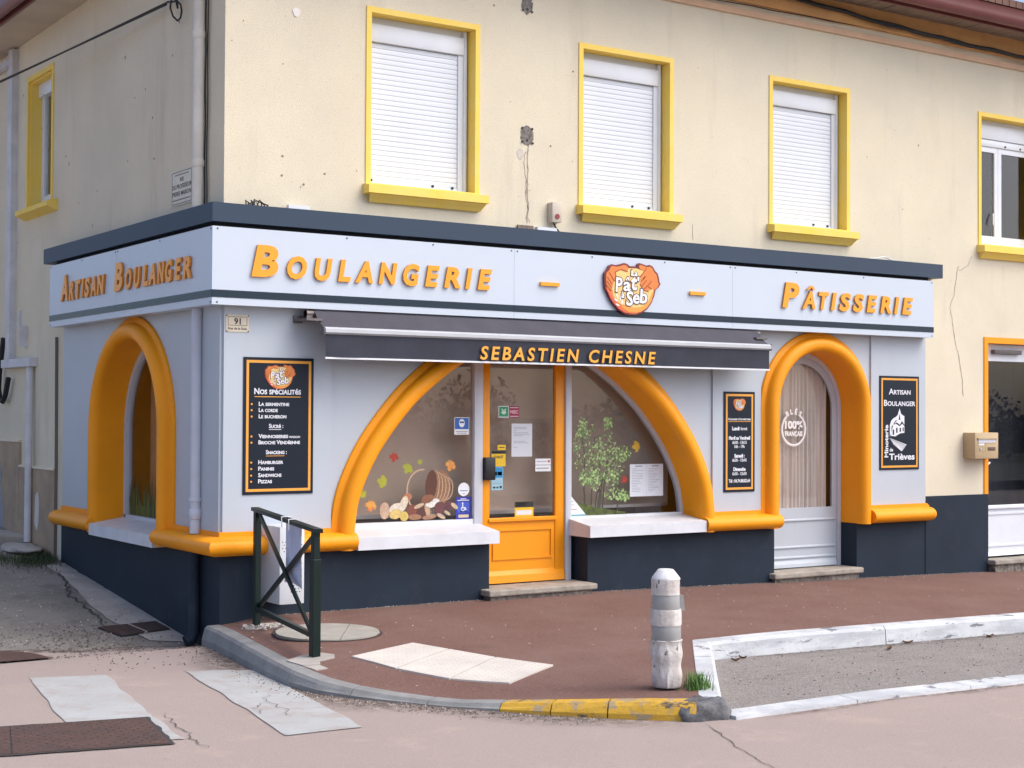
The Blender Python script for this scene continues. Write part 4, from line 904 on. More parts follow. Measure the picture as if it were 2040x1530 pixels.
# ------------------------------------------------------------------ awning
aw = thing('awning', FR(2.95, 0.15, 2.11), 'dark grey retracted awning with orange lettered valance over the shop window', 'awning')
bm = bmesh.new(); nn = 60; rows = []
for i in range(nn+1):
    u = 0.682+(5.212-0.682)*i/nn; sag = 0.004*math.sin(i*0.7)+0.006*noise.noise(Vector((u*2, 0, 0)))
    rows.append([bm.verts.new(FR(u, 0.13+0.165*t, 2.475-0.138*t-(0.012*math.sin(math.pi*t))+sag*math.sin(math.pi*t))) for t in [k/6 for k in range(7)]])
for i in range(nn):
    for k in range(6): bm.faces.new((rows[i][k], rows[i+1][k], rows[i+1][k+1], rows[i][k+1]))
finish('canopy', bm, FABRIC, aw, smooth=True)
bm = bmesh.new(); extr(bm, FR, [(0.270, 2.286), (0.300, 2.284), (0.318, 2.298), (0.318, 2.324), (0.300, 2.338), (0.270, 2.338)], 0.690, 5.222); smooth_by_angle(finish('front_bar', bm, mat('grey_front_bar', (0.50, 0.53, 0.56), 0.45, 0.06, 6), aw), 40)
for u in (0.676, 5.2225): boxo('bar_cap', FR, u, u+0.013, 0.262, 0.312, 2.280, 2.340, mat('grey_end_cap', (0.10, 0.11, 0.13), 0.5), aw, bev=0.004)
bm = bmesh.new(); rows = []; zs_ = [2.284-(2.284-2.112)*k/6 for k in range(7)]
for i in range(121):
    u = 0.700+(5.215-0.700)*i/120; rows.append([bm.verts.new(FR(u, 0.296+0.010*((2.284-z)/0.17)*noise.noise(Vector((u*1.7, 0, 4)))+0.004*((2.284-z)/0.17)*math.sin(u*9), z)) for z in zs_])
for i in range(120):
    for k in range(6): bm.faces.new((rows[i][k], rows[i+1][k], rows[i+1][k+1], rows[i][k+1]))
finish('valance', bm, VALANCE, aw, smooth=True)
bm = bmesh.new(); box(bm, FR, 0.697, 5.218, 0.290, 0.302, 2.098, 2.112); finish('valance_hem', bm, WHITEM, aw)
BRK = mat('grey_bracket_metal', (0.17, 0.15, 0.15), 0.45, 0.3, 20, metal=0.4)
for u, d in ((0.60, 1), (5.14, -1)):
    bm = bmesh.new(); box(bm, FR, u-0.035, u+0.10, 0.02, 0.245, 2.385, 2.402); box(bm, FR, u-0.04, u+0.03, 0.02, 0.05, 2.375, 2.43); box(bm, FR, u+0.02, u+0.07, 0.08, 0.14, 2.40, 2.465); finish('wall_bracket', bm, BRK, aw)
tubeo('roller', [FR(0.62, 0.115, 2.445), FR(5.25, 0.115, 2.445)], 0.030, BRK, aw)
bm = bmesh.new()
for u in (0.9, 5.0): bar(bm, FR(u, 0.05, 2.39), FR(u+(0.7 if u < 2 else -0.7), 0.22, 2.33), 0.03, 0.03); bar(bm, FR(u+(0.7 if u < 2 else -0.7), 0.22, 2.33), FR(u+0.02, 0.27, 2.31), 0.03, 0.03)
finish('folding_arm', bm, BRK, aw)
def loose_letters(name, body, parent, m, n, h, u, z, width, bold, spacing):
    o = text(name, body, FR, parent, m, n, 0.0008, u=u, z=z, h=h, width=width, bold=bold, shear=0.15, spacing=spacing)
    bm = bmesh.new(); bm.from_mesh(o.data); seen = set(); bm.verts.ensure_lookup_table(); isl = []
    for v in bm.verts:
        if v in seen: continue
        st = [v]; g = []; seen.add(v)
        while st:
            q = st.pop(); g.append(q)
            for e_ in q.link_edges:
                w2 = e_.other_vert(q)
                if w2 not in seen: seen.add(w2); st.append(w2)
        isl.append(g)
    for g in isl:
        ids = {v: k for k, v in enumerate(g)}; fs = {f for v in g for f in v.link_faces}
        me = bpy.data.meshes.new(name); me.from_pydata([v.co[:] for v in g], [], [[ids[v] for v in f.verts] for f in fs]); me.materials.append(m)
        p = link(bpy.data.objects.new(name, me)); p.parent = parent
    bm.free(); bpy.data.objects.remove(o)
loose_letters('letter_edge', 'SEBASTIEN CHESNE', aw, mat('dark_letter_edge', (0.10, 0.035, 0.01), 0.7), 0.3115, 0.110, 2.968, 2.126, 1.812, 0.040, 1.36)
loose_letters('letter', 'SEBASTIEN CHESNE', aw, mat('awning_letter_orange', (0.82, 0.40, 0.05), 0.7), 0.3128, 0.106, 2.968, 2.128, 1.80, 0.022, 1.36)

# ------------------------------------------------------------------ boards
def board(name, u0, u1, z0, z1, label, n=0.022):
    t = thing(name, FR((u0+u1)/2, n, z0), label, 'sign'); boxo('panel', FR, u0, u1, n, n+0.008, z0, z1, BOARD, t)
    bm = bmesh.new(); rectring(bm, FR, u0+0.022, u1-0.022, z0+0.022, z1-0.022, 0.020, n+0.008, n+0.0095); finish('border', bm, BORNG, t); return t
nb_ = 0.0305
b1 = board('specialities_board', 0.158, 0.735, 1.078, 2.107, 'large dark board of bread specialities beside the awning')
emblem(b1, FR, 0.452, 1.962, 0.42, nb_-0.001, 0.001)
def tl(par, body, u, z, h, align='C', width=None, bold=0.02, sm=True, m=BTXT): text('lettering', body, FR, par, m, nb_, 0.001, u=u, z=z, h=h, align=align, width=width, bold=bold, smallcaps=sm)
tl(b1, 'Nos spécialités', 0.436, 1.831, 0.045, width=0.385, bold=0.028)
boxo('underline', FR, 0.246, 0.626, nb_, nb_+0.001, 1.808, 1.814, BORNG, b1)
for body, z in (('La sermentine', 1.743), ('La corde', 1.697), ('Le bucheron', 1.650), ('Viennoiseries', 1.501), ('Brioche Vendéenne', 1.455), ('Hamburger', 1.306), ('Paninis', 1.258), ('Sandwichs', 1.209), ('Pizzas', 1.163)):
    wd_ = {'La sermentine': 0.25, 'La corde': 0.155, 'Le bucheron': 0.227, 'Viennoiseries': 0.243, 'Brioche Vendéenne': 0.342, 'Hamburger': 0.204, 'Paninis': 0.13, 'Sandwichs': 0.19, 'Pizzas': 0.113}[body]
    tl(b1, body, 0.281, z, 0.030, 'L', wd_, bold=0.03)
    bm = bmesh.new(); disc(bm, FR, 0.224, z+0.012, nb_, nb_+0.001, 0.008, 10); finish('bullet', bm, BORNG, b1)
tl(b1, 'maison', 0.533, 1.501, 0.020, 'L', 0.09, bold=0.02)
tl(b1, 'Sucré :', 0.424, 1.577, 0.031, width=0.118, bold=0.03); boxo('underline', FR, 0.366, 0.467, nb_, nb_+0.001, 1.563, 1.567, BTXT, b1)
tl(b1, 'Snacking :', 0.428, 1.380, 0.031, width=0.172, bold=0.03); boxo('underline', FR, 0.343, 0.495, nb_, nb_+0.001, 1.364, 1.368, BORNG, b1)
b2 = board('opening_hours_board', 4.906, 5.286, 0.981, 1.906, 'narrow dark board of opening hours left of the arched door')
emblem(b2, FR, 5.092, 1.787, 0.26, nb_-0.001, 0.001)
tl(b2, "Horaires d'ouverture", 5.096, 1.643, 0.020, width=0.275, bold=0.025); boxo('underline', FR, 4.960, 5.236, nb_, nb_+0.001, 1.628, 1.633, BORNG, b2)
for body, z, h, wd_, bo in (('Lundi', 1.551, 0.032, 0.09, 0.05), ('Mardi au Vendredi', 1.464, 0.032, 0.262, 0.045), ('6h30 - 13h15', 1.424, 0.028, 0.175, 0.02), ('16h - 19h', 1.387, 0.028, 0.125, 0.02), ('Samedi :', 1.299, 0.032, 0.125, 0.05), ('6h30 - 12h45', 1.261, 0.028, 0.175, 0.02), ('Dimanche', 1.176, 0.032, 0.15, 0.05), ('6h30 - 12h30', 1.136, 0.028, 0.175, 0.02), ('Tél : 04.74.88.82.64', 1.069, 0.030, 0.265, 0.03)):
    tl(b2, body, 5.05 if body == 'Lundi' else 5.096, z, h, width=wd_, bold=bo, sm=False)
tl(b2, 'fermé', 5.15, 1.551, 0.030, width=0.08, bold=0.015, sm=False)
b3 = board('craft_baker_board', 6.957, 7.527, 1.151, 2.088, 'tall dark board with white mill drawing right of the arched door')
tl(b3, 'Artisan', 7.243, 1.905, 0.058, width=0.315, bold=0.018); tl(b3, 'Boulanger', 7.243, 1.790, 0.060, width=0.455, bold=0.018)
text('lettering', 'Minoterie', FR, b3, BTXT, nb_, 0.001, u=7.075, z=1.275, h=0.052, width=0.325, align='L', bold=0.03, rot=math.pi/2)
text('lettering', 'de', FR, b3, BTXT, nb_, 0.001, u=7.122, z=1.335, h=0.036, bold=0.03); text('lettering', 'Trièves', FR, b3, BTXT, nb_, 0.001, u=7.275, z=1.252, h=0.062, width=0.37, bold=0.028)
bm = bmesh.new()
for P in ([(7.10, 1.48), (7.10, 1.60), (7.12, 1.64), (7.15, 1.665), (7.19, 1.68), (7.215, 1.70), (7.24, 1.765), (7.262, 1.71), (7.30, 1.69), (7.31, 1.69), (7.31, 1.60), (7.275, 1.64), (7.245, 1.60), (7.20, 1.625), (7.15, 1.60)], [(7.115, 1.49), (7.125, 1.59), (7.19, 1.61), (7.24, 1.585), (7.28, 1.61), (7.31, 1.585), (7.31, 1.52), (7.25, 1.515), (7.18, 1.485)]): prism(bm, FR, P, nb_, nb_+0.001)
for k in range(6):
    prism(bm, FR, [(7.085+0.012*k, 1.47-0.012*k), (7.10+0.015*k, 1.468-0.012*k), (7.345-0.012*k, 1.40-0.012*k), (7.33-0.012*k, 1.395-0.012*k)], nb_, nb_+0.001)
finish('mill_drawing', bm, BTXT, b3)
bm = bmesh.new()
for P in ([(7.14, 1.50), (7.14, 1.55), (7.16, 1.555), (7.16, 1.50)], [(7.19, 1.52), (7.19, 1.57), (7.21, 1.57), (7.21, 1.52)], [(7.24, 1.53), (7.24, 1.57), (7.26, 1.57), (7.26, 1.53)], [(7.285, 1.535), (7.285, 1.575), (7.30, 1.575), (7.30, 1.535)], [(7.15, 1.61), (7.19, 1.65), (7.20, 1.645), (7.16, 1.605)], [(7.225, 1.65), (7.24, 1.71), (7.25, 1.65)]): prism(bm, FR, P, nb_+0.001, nb_+0.002)
finish('mill_drawing', bm, BOARD, b3)

# plaques
pq = thing('house_number_plaque', FR(0.105, 0.022, 2.288), 'small ivory house number plaque reading 91 below the fascia', 'plaque')
boxo('plate', FR, 0.015, 0.198, 0.022, 0.027, 2.290, 2.418, PLQ, pq)
bm = bmesh.new(); rectring(bm, FR, 0.030, 0.183, 2.338, 2.404, 0.003, 0.027, 0.028); finish('border', bm, PLQT, pq)
text('lettering', '91', FR, pq, PLQT, 0.027, 0.001, u=0.106, z=2.348, h=0.046, bold=0.03); text('lettering', 'Rue de la Soie', FR, pq, PLQT, 0.027, 0.001, u=0.106, z=2.308, h=0.017, width=0.15, bold=0.02)
bm = bmesh.new()
for u in (0.021, 0.192):
    for z in (2.296, 2.412): disc(bm, FR, u, z, 0.027, 0.030, 0.005, 8)
finish('screws', bm, BLACK, pq)
pq = thing('street_name_plaque', LE(-0.815, 0.0, 3.32), 'cream street name plaque on the side wall beside the downpipe', 'plaque')
boxo('plate', LE, -1.025, -0.60, 0.003, 0.009, 3.325, 3.600, PLQ, pq)
for body, z, h, wd_ in (('VILLE DE LA TOUR', 3.560, 0.018, 0.28), ('RUE', 3.510, 0.032, 0.075), ('DU PROFESSEUR', 3.455, 0.036, 0.40), ('PIERRE MARION', 3.400, 0.036, 0.385), ('1875 - 1950', 3.362, 0.020, 0.37)):
    if body.startswith('VILLE') or body[0] == '1':
        boxo('small_print', LE, -0.815-wd_/2, -0.815+wd_/2, 0.009, 0.010, z, z+h*0.5, mat('faded_print', (0.24, 0.20, 0.16), 0.7), pq); continue
    text('lettering', body, LE, pq, PLQT, 0.009, 0.001, u=-0.81, z=z, h=h, width=wd_, bold=0.01)
bm = bmesh.new(); rectring(bm, LE, -1.015, -0.61, 3.335, 3.59, 0.005, 0.009, 0.010); finish('border', bm, PLQT, pq)

# ------------------------------------------------------------------ pipes, cables, boxes on the walls
dp = thing('downpipe', LE(-0.49, 0.07, 3.23), 'cream rainwater downpipe on the side wall near the house corner', 'pipe')
tubeo('pipe', [LE(-0.345, 0.065, 3.229), LE(-0.345, 0.065, 5.46)], 0.043, PIPE, dp, 16)
for z in (4.53, 3.55): tubeo('pipe_collar', [LE(-0.345, 0.065, z), LE(-0.345, 0.065, z+0.012), LE(-0.345, 0.065, z+0.05), LE(-0.345, 0.065, z+0.062)], [0.045, 0.050, 0.050, 0.045], PIPE, dp, 16)
dp = thing('lower_downpipe', LE(-0.50, 0.05, -0.05), 'grey downpipe running down the side of the shopfront to the drain', 'pipe')
tubeo('pipe', [LE(-0.365, 0.055, 0.635+0.14), LE(-0.365, 0.055, 2.479)], 0.040, PIPEG, dp, 16)
tubeo('pipe_collar', [LE(-0.365, 0.055, z) for z in (0.88, 0.885, 0.955, 0.96)], [0.042, 0.047, 0.047, 0.042], PIPEG, dp, 16)
tubeo('pipe_clip', [LE(-0.365, 0.055, z) for z in (1.02, 1.045)], 0.049, PIPEG, dp, 16)
tubeo('navy_pipe', [LE(-0.365, 0.055, 0.632), LE(-0.365, 0.055, 0.02), LE(-0.365, 0.075, -0.02), LE(-0.365, 0.12, -0.04)], [0.040, 0.042, 0.048, 0.048], NAVY, dp, 16)
cb1 = thing('wall_cable', LE(-0.38, 0.02, 3.23), 'black cable fixed down the wall right of the cream downpipe', 'cable')
tubeo('cable', [LE(-0.312+0.006*math.sin(k*1.3), 0.025, 3.229+k*0.11) for k in range(22)], 0.006, CABLE, cb1, 6)
tubeo('cable', [LE(-0.285+0.008*math.sin(k*0.9+1), 0.018, 3.229+k*0.11) for k in range(19)]+[LE(-0.26, 0.018, 5.28), LE(-0.20, 0.018, 5.4)], 0.004, CABLE, cb1, 6)
oc = thing('overhead_cable', (-0.05, 1.03, 4.96), 'pair of black overhead cables leaving the side wall with a coil', 'cable')
A0 = Vector((-0.05, 1.02, 4.965)); B0 = Vector((-0.33, 4.86, 4.99))
for dz, dx in ((0.0, 0.0), (-0.025, -0.02)):
    tubeo('cable', [A0+(B0-A0)*t+Vector((dx, 0, dz*(1-0.9*min(1, t))-0.10*math.sin(math.pi*t/2.6)*0.25)) for t in [k*0.1 for k in range(27)]], 0.008, CABLE, oc, 6)
tubeo('coil', [LE(-y, 0.06, z) for y, z in ((1.02, 4.963), (0.93, 4.94), (0.824, 4.93), (0.74, 4.88), (0.717, 4.824), (0.74, 4.775), (0.80, 4.765), (0.896, 4.819), (0.96, 4.90), (0.93, 4.99), (0.86, 4.97), (0.80, 4.86), (0.84, 5.05), (0.9, 5.15))], 0.008, CABLE, oc, 6)
fc = thing('facade_cable', FR(5.0, 0.03, 5.5), 'thick black cable bundle sagging under the front eave', 'cable')
tubeo('cable', [FR(4.0+k*0.2, 0.085, 5.80-0.0975*(4.0+k*0.2-4.0)+0.0092*(4.0+k*0.2-4.0)**2+0.008*math.sin(k*1.7)) for k in range(40)], 0.022, CABLE, fc, 8)
tubeo('cable', [FR(4.0+k*0.2, 0.10, 5.79-0.0975*(4.0+k*0.2-4.0)+0.0092*(4.0+k*0.2-4.0)**2+0.012*math.sin(k*1.1+1)) for k in range(40)], 0.014, CABLE, fc, 8)
tubeo('thin_wire', [FR(3.5+k*0.25, 0.028, 5.485+0.0145*(k*0.25)+0.004*math.sin(k*2.1)) for k in range(34)], 0.005, CABLE, fc, 5)
ep = thing('pale_conduit', LE(-5.45, 0.03, 0.4), 'pale boxed conduit running down the far end of the side wall', 'pipe')
bm = bmesh.new(); box(bm, LE, -5.50, -5.36, 0.0, 0.07, 2.225, 5.44); box(bm, LE, -YE, -5.505, 0.01, 0.06, 5.30, 5.38); finish('upper_duct', bm, PIPEW, ep)
bm = bmesh.new(); box(bm, LE, -5.60, -4.60, 0.0, 0.085, 2.135, 2.222, bev=0.006); finish('elbow_box', bm, PIPEW, ep)
tubeo('lower_pipe', [LE(-4.70, 0.045, 2.135), LE(-4.64, 0.07, 0.40)], 0.035, PIPEW, ep, 12)
vt = thing('wall_lamp_bracket', LE(-5.0, 0.0, 2.33), 'small old metal bracket on the side wall above the conduit box', 'bracket')
bm = bmesh.new(); prism(bm, LE, [(-5.18, 2.55), (-4.93, 2.55), (-4.94, 2.33), (-5.0, 2.33)], 0.0, 0.015); prism(bm, LE, [(-5.17, 2.55), (-4.93, 2.55), (-4.94, 2.34), (-4.965, 2.34), (-4.965, 2.53)], 0.015, 0.09); finish('plate', bm, PIPEW, vt)
boxo('dark_face', LE, -5.08, -4.97, 0.015, 0.018, 2.40, 2.53, BLACK, vt); boxo('stub', LE, -5.22, -5.17, 0.0, 0.02, 2.56, 2.72, PIPEW, vt)
lc = thing('hanging_cable', LE(-5.7, 0.05, 1.75), 'thick dark cable hanging in a loop at the far side wall', 'cable')
tubeo('cable', [LE(-y, 0.06, z) for y, z in ((5.60, 2.45), (5.66, 2.30), (5.74, 2.08), (5.76, 1.92), (5.70, 1.81), (5.60, 1.79), (5.50, 1.86), (5.43, 1.98), (5.40, 2.03))], 0.028, CABLE, lc, 8)
mb = thing('mailbox', FR(8.40, 0.0, 1.25), 'beige steel letter box fixed beside the house door', 'mailbox')
boxo('case', FR, 8.235, 8.60, 0.0, 0.155, 1.250, 1.520, BEIGEB, mb, bev=0.006)
boxo('flap_label', FR, 8.28, 8.55, 0.155, 0.160, 1.415, 1.452, mat('pale_flap', (0.60, 0.62, 0.68), 0.35), mb); boxo('slot_hood', FR, 8.265, 8.57, 0.155, 0.170, 1.452, 1.466, BEIGEB, mb)
boxo('name_card', FR, 8.285, 8.37, 0.155, 0.159, 1.388, 1.408, mat('card_white', (0.75, 0.75, 0.75), 0.6), mb)
boxo('name_plate', FR, 8.43, 8.55, 0.155, 0.160, 1.335, 1.370, mat('brown_plate', (0.12, 0.08, 0.05), 0.5), mb, bev=0.002)
bm = bmesh.new(); disc(bm, FR, 8.315, 1.352, 0.155, 0.163, 0.013, 12); finish('lock', bm, ALU, mb)
bm = bmesh.new(); rectring(bm, FR, 8.262, 8.40, 1.325, 1.41, 0.002, 0.155, 0.1565); finish('door_line', bm, mat('beige_shadow', (0.33, 0.25, 0.15), 0.6), mb)
al = thing('alarm_box', FR(2.98, 0.0, 3.31), 'small ivory alarm box with a red button between two windows', 'alarm box')
boxo('case', FR, 2.935, 3.035, 0.0, 0.075, 3.315, 3.485, IVORYP, al, bev=0.004); bm = bmesh.new(); disc(bm, FR, 2.985, 3.365, 0.075, 0.082, 0.022, 16); finish('button', bm, mat('dark_red_lens', (0.25, 0.03, 0.035), 0.3), al)
boxo('side_key', FR, 3.035, 3.044, 0.02, 0.05, 3.40, 3.46, BLACK, al); tubeo('lead', [FR(2.98, 0.03, 3.316), FR(2.99, 0.04, 3.28), FR(3.03, 0.05, 3.232)], 0.007, CABLE, al, 6)
# odds and ends lying on the cornice
jb = thing('cable_trunking', FR(2.8, 0.03, 3.23), 'short white cable trunking lying on the cornice under the alarm box', 'trunking')
boxo('duct', FR, 2.80, 3.0, 0.01, 0.05, 3.232, 3.268, PVC, jb); boxo('rusty_frame', FR, 2.62, 2.78, 0.005, 0.02, 3.235, 3.275, mat('rust_grey', (0.20, 0.16, 0.13), 0.8, 0.4, 30), jb)
jb = thing('white_offcut', FR(0.58, 0.04, 3.23), 'white plastic offcut on the cornice left of the first window', 'offcut')
boxo('strip', FR, 0.50, 0.68, 0.02, 0.06, 3.230, 3.268, PVC, jb)
jb = thing('loose_wire_tuft', FR(0.22, 0.05, 3.23), 'tangle of dark wire ends on the cornice near the corner', 'wire')
bm = bmesh.new()
for k in range(7):
    u = 0.17+0.02*k; tube(bm, [FR(u, 0.03, 3.231), FR(u+random.uniform(-0.04, 0.05), 0.05, 3.26+random.uniform(0, 0.03)), FR(u+random.uniform(-0.03, 0.10), 0.06, 3.245)], 0.006, 5)
finish('wires', bm, CABLE, jb)
jb = thing('white_wire_clip', FR(6.5, 0.06, 3.23), 'thin white wire loop on the right end of the cornice', 'wire')
tubeo('wire', [FR(6.75, 0.08, 3.235), FR(6.85, 0.09, 3.245), FR(6.95, 0.10, 3.265), FR(7.0, 0.10, 3.25), FR(7.08, 0.10, 3.233)], 0.006, PVC, jb, 6)

# ------------------------------------------------------------------ stickers and notices on the shop glass
GN = -0.2195                                # just in front of the shop window panes
DN = -0.2255                                # just in front of the door pane
def cardo(name, u0, u1, z0, z1, n, label, c, cat_='sticker', th=0.0012):
    t = thing(name, FR((u0+u1)/2, n, z0), label, cat_); boxo('sheet', FR, u0, u1, n, n+th, z0, z1, mat('print_%s_%s' % (name, str(c)[1:12]), c, 0.45), t); return t, n+th
def bits(t, n, items):
    for nm, u0, u1, z0, z1, c in items: boxo(nm, FR, u0, u1, n, n+0.0005, z0, z1, mat('ink_%.2f_%.2f_%.2f' % c, c, 0.5), t)
WH = (0.72, 0.74, 0.76); BL = (0.02, 0.12, 0.42); BK = (0.02, 0.02, 0.02); YL = (0.75, 0.48, 0.02); GY = (0.30, 0.32, 0.35)
t, n = cardo('mask_notice', 2.155, 2.300, 1.516, 1.660, GN, 'blue and white face mask notice on the left shop window', WH)
bits(t, n, [('blue_field', 2.160, 2.295, 1.562, 1.655, BL), ('print_line', 2.17, 2.285, 1.538, 1.545, GY), ('print_line', 2.18, 2.275, 1.525, 1.531, GY)])
bm = bmesh.new(); disc(bm, FR, 2.228, 1.612, n+0.0005, n+0.001, 0.028, 16, rz=0.035); finish('head', bm, mat('ink_white', (0.75, 0.78, 0.80), 0.5), t)
bits(t, n+0.001, [('eye_band', 2.206, 2.250, 1.612, 1.626, (0.02, 0.08, 0.25))])
t = thing('round_white_sticker', FR(2.25, GN, 1.005), 'round white sticker above the blue accessibility sign', 'sticker')
bm = bmesh.new(); disc(bm, FR, 2.251, 1.06, GN, GN+0.0012, 0.056, 28); finish('sheet', bm, mat('white_card', WH, 0.5), t); bits(t, GN+0.0012, [('print_line', 2.215, 2.287, 1.045, 1.053, (0.2, 0.25, 0.4)), ('print_line', 2.24, 2.262, 1.02, 1.027, GY)])
t, n = cardo('accessibility_sign', 2.174, 2.322, 0.812, 0.998, GN, 'blue wheelchair accessibility sign low on the left shop window', (0.025, 0.035, 0.30))
bits(t, n, [('print_line', 2.19, 2.305, 0.966, 0.972, WH), ('print_line', 2.22, 2.275, 0.978, 0.984, WH), ('panel', 2.19, 2.306, 0.868, 0.955, (0.05, 0.09, 0.45)), ('footer', 2.20, 2.30, 0.826, 0.850, (0.60, 0.50, 0.30)), ('footline', 2.215, 2.29, 0.872, 0.878, WH)])
bm = bmesh.new(); ringpoly(bm, FR, 2.245, 0.900, 0.014, 0.020, n+0.0005, n+0.0012, 16, R(110), R(380)); prism(bm, FR, [(2.236, 0.900), (2.244, 0.900), (2.246, 0.935), (2.237, 0.938)], n+0.0005, n+0.0012); prism(bm, FR, [(2.24, 0.912), (2.27, 0.910), (2.278, 0.888), (2.27, 0.886), (2.262, 0.902), (2.24, 0.902)], n+0.0005, n+0.0012); disc(bm, FR, 2.240, 0.945, n+0.0005, n+0.0012, 0.007, 10); finish('wheelchair', bm, mat('ink_white', (0.75, 0.78, 0.80), 0.5), t)
t, n = cardo('green_card_sticker', 2.597, 2.702, 1.659, 1.757, DN, 'green payment sticker high on the orange door pane', WH); bits(t, n, [('green_field', 2.603, 2.696, 1.667, 1.751, (0.03, 0.30, 0.13))])
bm = bmesh.new(); disc(bm, FR, 2.650, 1.703, n+0.0005, n+0.001, 0.024, 14, rz=0.016); prism(bm, FR, [(2.626, 1.725), (2.634, 1.735), (2.650, 1.722), (2.668, 1.735), (2.676, 1.725), (2.65, 1.712)], n+0.0005, n+0.001); finish('symbol', bm, mat('ink_pale_green', (0.60, 0.78, 0.62), 0.5), t)
t, n = cardo('crimson_card_sticker', 2.709, 2.808, 1.659, 1.757, DN, 'crimson payment sticker beside the green one on the door', (0.32, 0.012, 0.06)); bits(t, n, [('print_line', 2.715, 2.802, 1.741, 1.746, WH), ('print_line', 2.715, 2.802, 1.668, 1.673, WH)]); text('lettering', 'MISC', FR, t, mat('ink_pink', (0.75, 0.45, 0.52), 0.5), n, 0.0006, u=2.758, z=1.694, h=0.028, width=0.085, bold=0.04)
t, n = cardo('typed_notice', 2.732, 2.944, 1.326, 1.608, DN, 'white typed notice taped in the middle of the door pane', (0.60, 0.63, 0.68), 'notice')
bits(t, n, [('print_line', 2.752, 2.752+w0, z, z+0.0035, (0.25, 0.27, 0.33)) for w0, z in ((0.13, 1.575), (0.14, 1.562), (0.03, 1.545), (0.15, 1.528), (0.16, 1.515), (0.10, 1.502), (0.12, 1.455), (0.15, 1.442), (0.04, 1.405))])
t, n = cardo('small_yellow_sticker', 2.590, 2.672, 1.384, 1.428, DN, 'small yellow sticker topmost of the stack beside the door lock', YL); bits(t, n, [('print_line', 2.605, 2.66, 1.402, 1.409, BK)])
t, n = cardo('yellow_black_sticker', 2.530, 2.672, 1.246, 1.382, DN, 'yellow and black parcel sticker right of the door lock', YL); bits(t, n, [('black_band', 2.530, 2.672, 1.352, 1.3815, BK), ('print_line', 2.535, 2.64, 1.362, 1.367, GY)]); text('lettering', 'CHALET', FR, t, mat('ink_black', BK, 0.5), n, 0.0006, u=2.60, z=1.315, h=0.022, width=0.10, bold=0.03)
t, n = cardo('light_blue_sticker', 2.530, 2.645, 1.045, 1.243, DN, 'light blue payment card sticker below the yellow one on the door', (0.30, 0.52, 0.62)); bits(t, n, [('blue_field', 2.533, 2.642, 1.150, 1.238, (0.02, 0.24, 0.50)), ('symbol', 2.545, 2.585, 1.17, 1.20, WH), ('symbol', 2.592, 2.635, 1.17, 1.20, WH), ('print_line', 2.54, 2.635, 1.10, 1.106, GY), ('symbol', 2.545, 2.57, 1.06, 1.075, BK), ('symbol', 2.58, 2.60, 1.06, 1.075, BK), ('symbol', 2.612, 2.635, 1.06, 1.08, BK)])
t, n = cardo('white_label', 2.980, 3.142, 1.196, 1.306, DN, 'small white two line label at the right edge of the door pane', WH); bits(t, n, [('divider', 2.980, 3.142, 1.248, 1.254, GY), ('print_line', 2.995, 3.10, 1.278, 1.285, GY), ('print_line', 2.99, 3.12, 1.218, 1.228, GY), ('symbol', 3.11, 3.132, 1.272, 1.292, (0.5, 0.12, 0.08))])
t, n = cardo('black_yellow_label', 2.768, 2.962, 0.812, 0.942, DN, 'black and yellow label at the foot of the door pane', YL); bits(t, n, [('black_band', 2.768, 2.962, 0.892, 0.9415, BK), ('white_field', 2.785, 2.945, 0.828, 0.868, WH), ('print_line', 2.785, 2.90, 0.925, 0.931, GY), ('print_line', 2.785, 2.88, 0.908, 0.914, GY)])
t, n = cardo('price_list', 4.008, 4.392, 0.953, 1.243, GN, 'white price list taped low on the right shop window', (0.62, 0.66, 0.71), 'notice')
bits(t, n, [('heading', 4.07, 4.15, 1.222, 1.228, BK), ('heading', 4.26, 4.34, 1.222, 1.228, BK)]+[('print_line', 4.03, 4.03+random.uniform(0.06, 0.14), 1.20-0.0145*k, 1.2035-0.0145*k, (0.28, 0.31, 0.36)) for k in range(15)]+[('print_line', 4.22, 4.22+random.uniform(0.05, 0.13), 1.20-0.0145*k, 1.2035-0.0145*k, (0.28, 0.31, 0.36)) for k in range(15)]+[('fold', 4.198, 4.2, 0.953, 1.243, (0.45, 0.47, 0.5))])
t = thing('corner_notice', FR(3.40, GN, 0.80), 'white triangular notice in the lower left corner of the right window', 'notice')
prismo('sheet', FR, [(3.342, 0.802), (3.525, 0.802), (3.342, 0.99)], GN, GN+0.0012, mat('white_card', WH, 0.5), t); bits(t, GN+0.0012, [('print_line', 3.345, 3.38, 0.925, 0.931, GY), ('print_line', 3.345, 3.39, 0.895, 0.90, GY), ('print_line', 3.36, 3.42, 0.855, 0.862, (0.5, 0.25, 0.25)), ('teal_edge', 3.343, 3.52, 0.803, 0.812, (0.05, 0.35, 0.42))])
# maple leaf stickers
def maple(u, z, s, rot, cols, label):
    t = thing('leaf_sticker', FR(u, GN, z), label, 'sticker', 'maple leaf stickers on the shop windows')
    P = [(0, -1.0), (0.08, -0.45), (0.55, -0.6), (0.45, -0.3), (0.95, 0.0), (0.75, 0.15), (0.85, 0.5), (0.45, 0.35), (0.3, 0.5), (0.35, 0.85), (0.15, 0.75), (0, 1.05), (-0.15, 0.75), (-0.35, 0.85), (-0.3, 0.5), (-0.45, 0.35), (-0.85, 0.5), (-0.75, 0.15), (-0.95, 0.0), (-0.45, -0.3), (-0.55, -0.6), (-0.08, -0.45)]
    c, s_ = math.cos(R(rot)), math.sin(R(rot)); Q = [(u+s*(x*c-y*s_), z+s*(x*s_+y*c)) for x, y in P]
    prismo('leaf', FR, Q, GN, GN+0.001, mat('leaf_%s' % cols[0], cols[1], 0.5, 0.35, 25, c2=cols[2]), t)
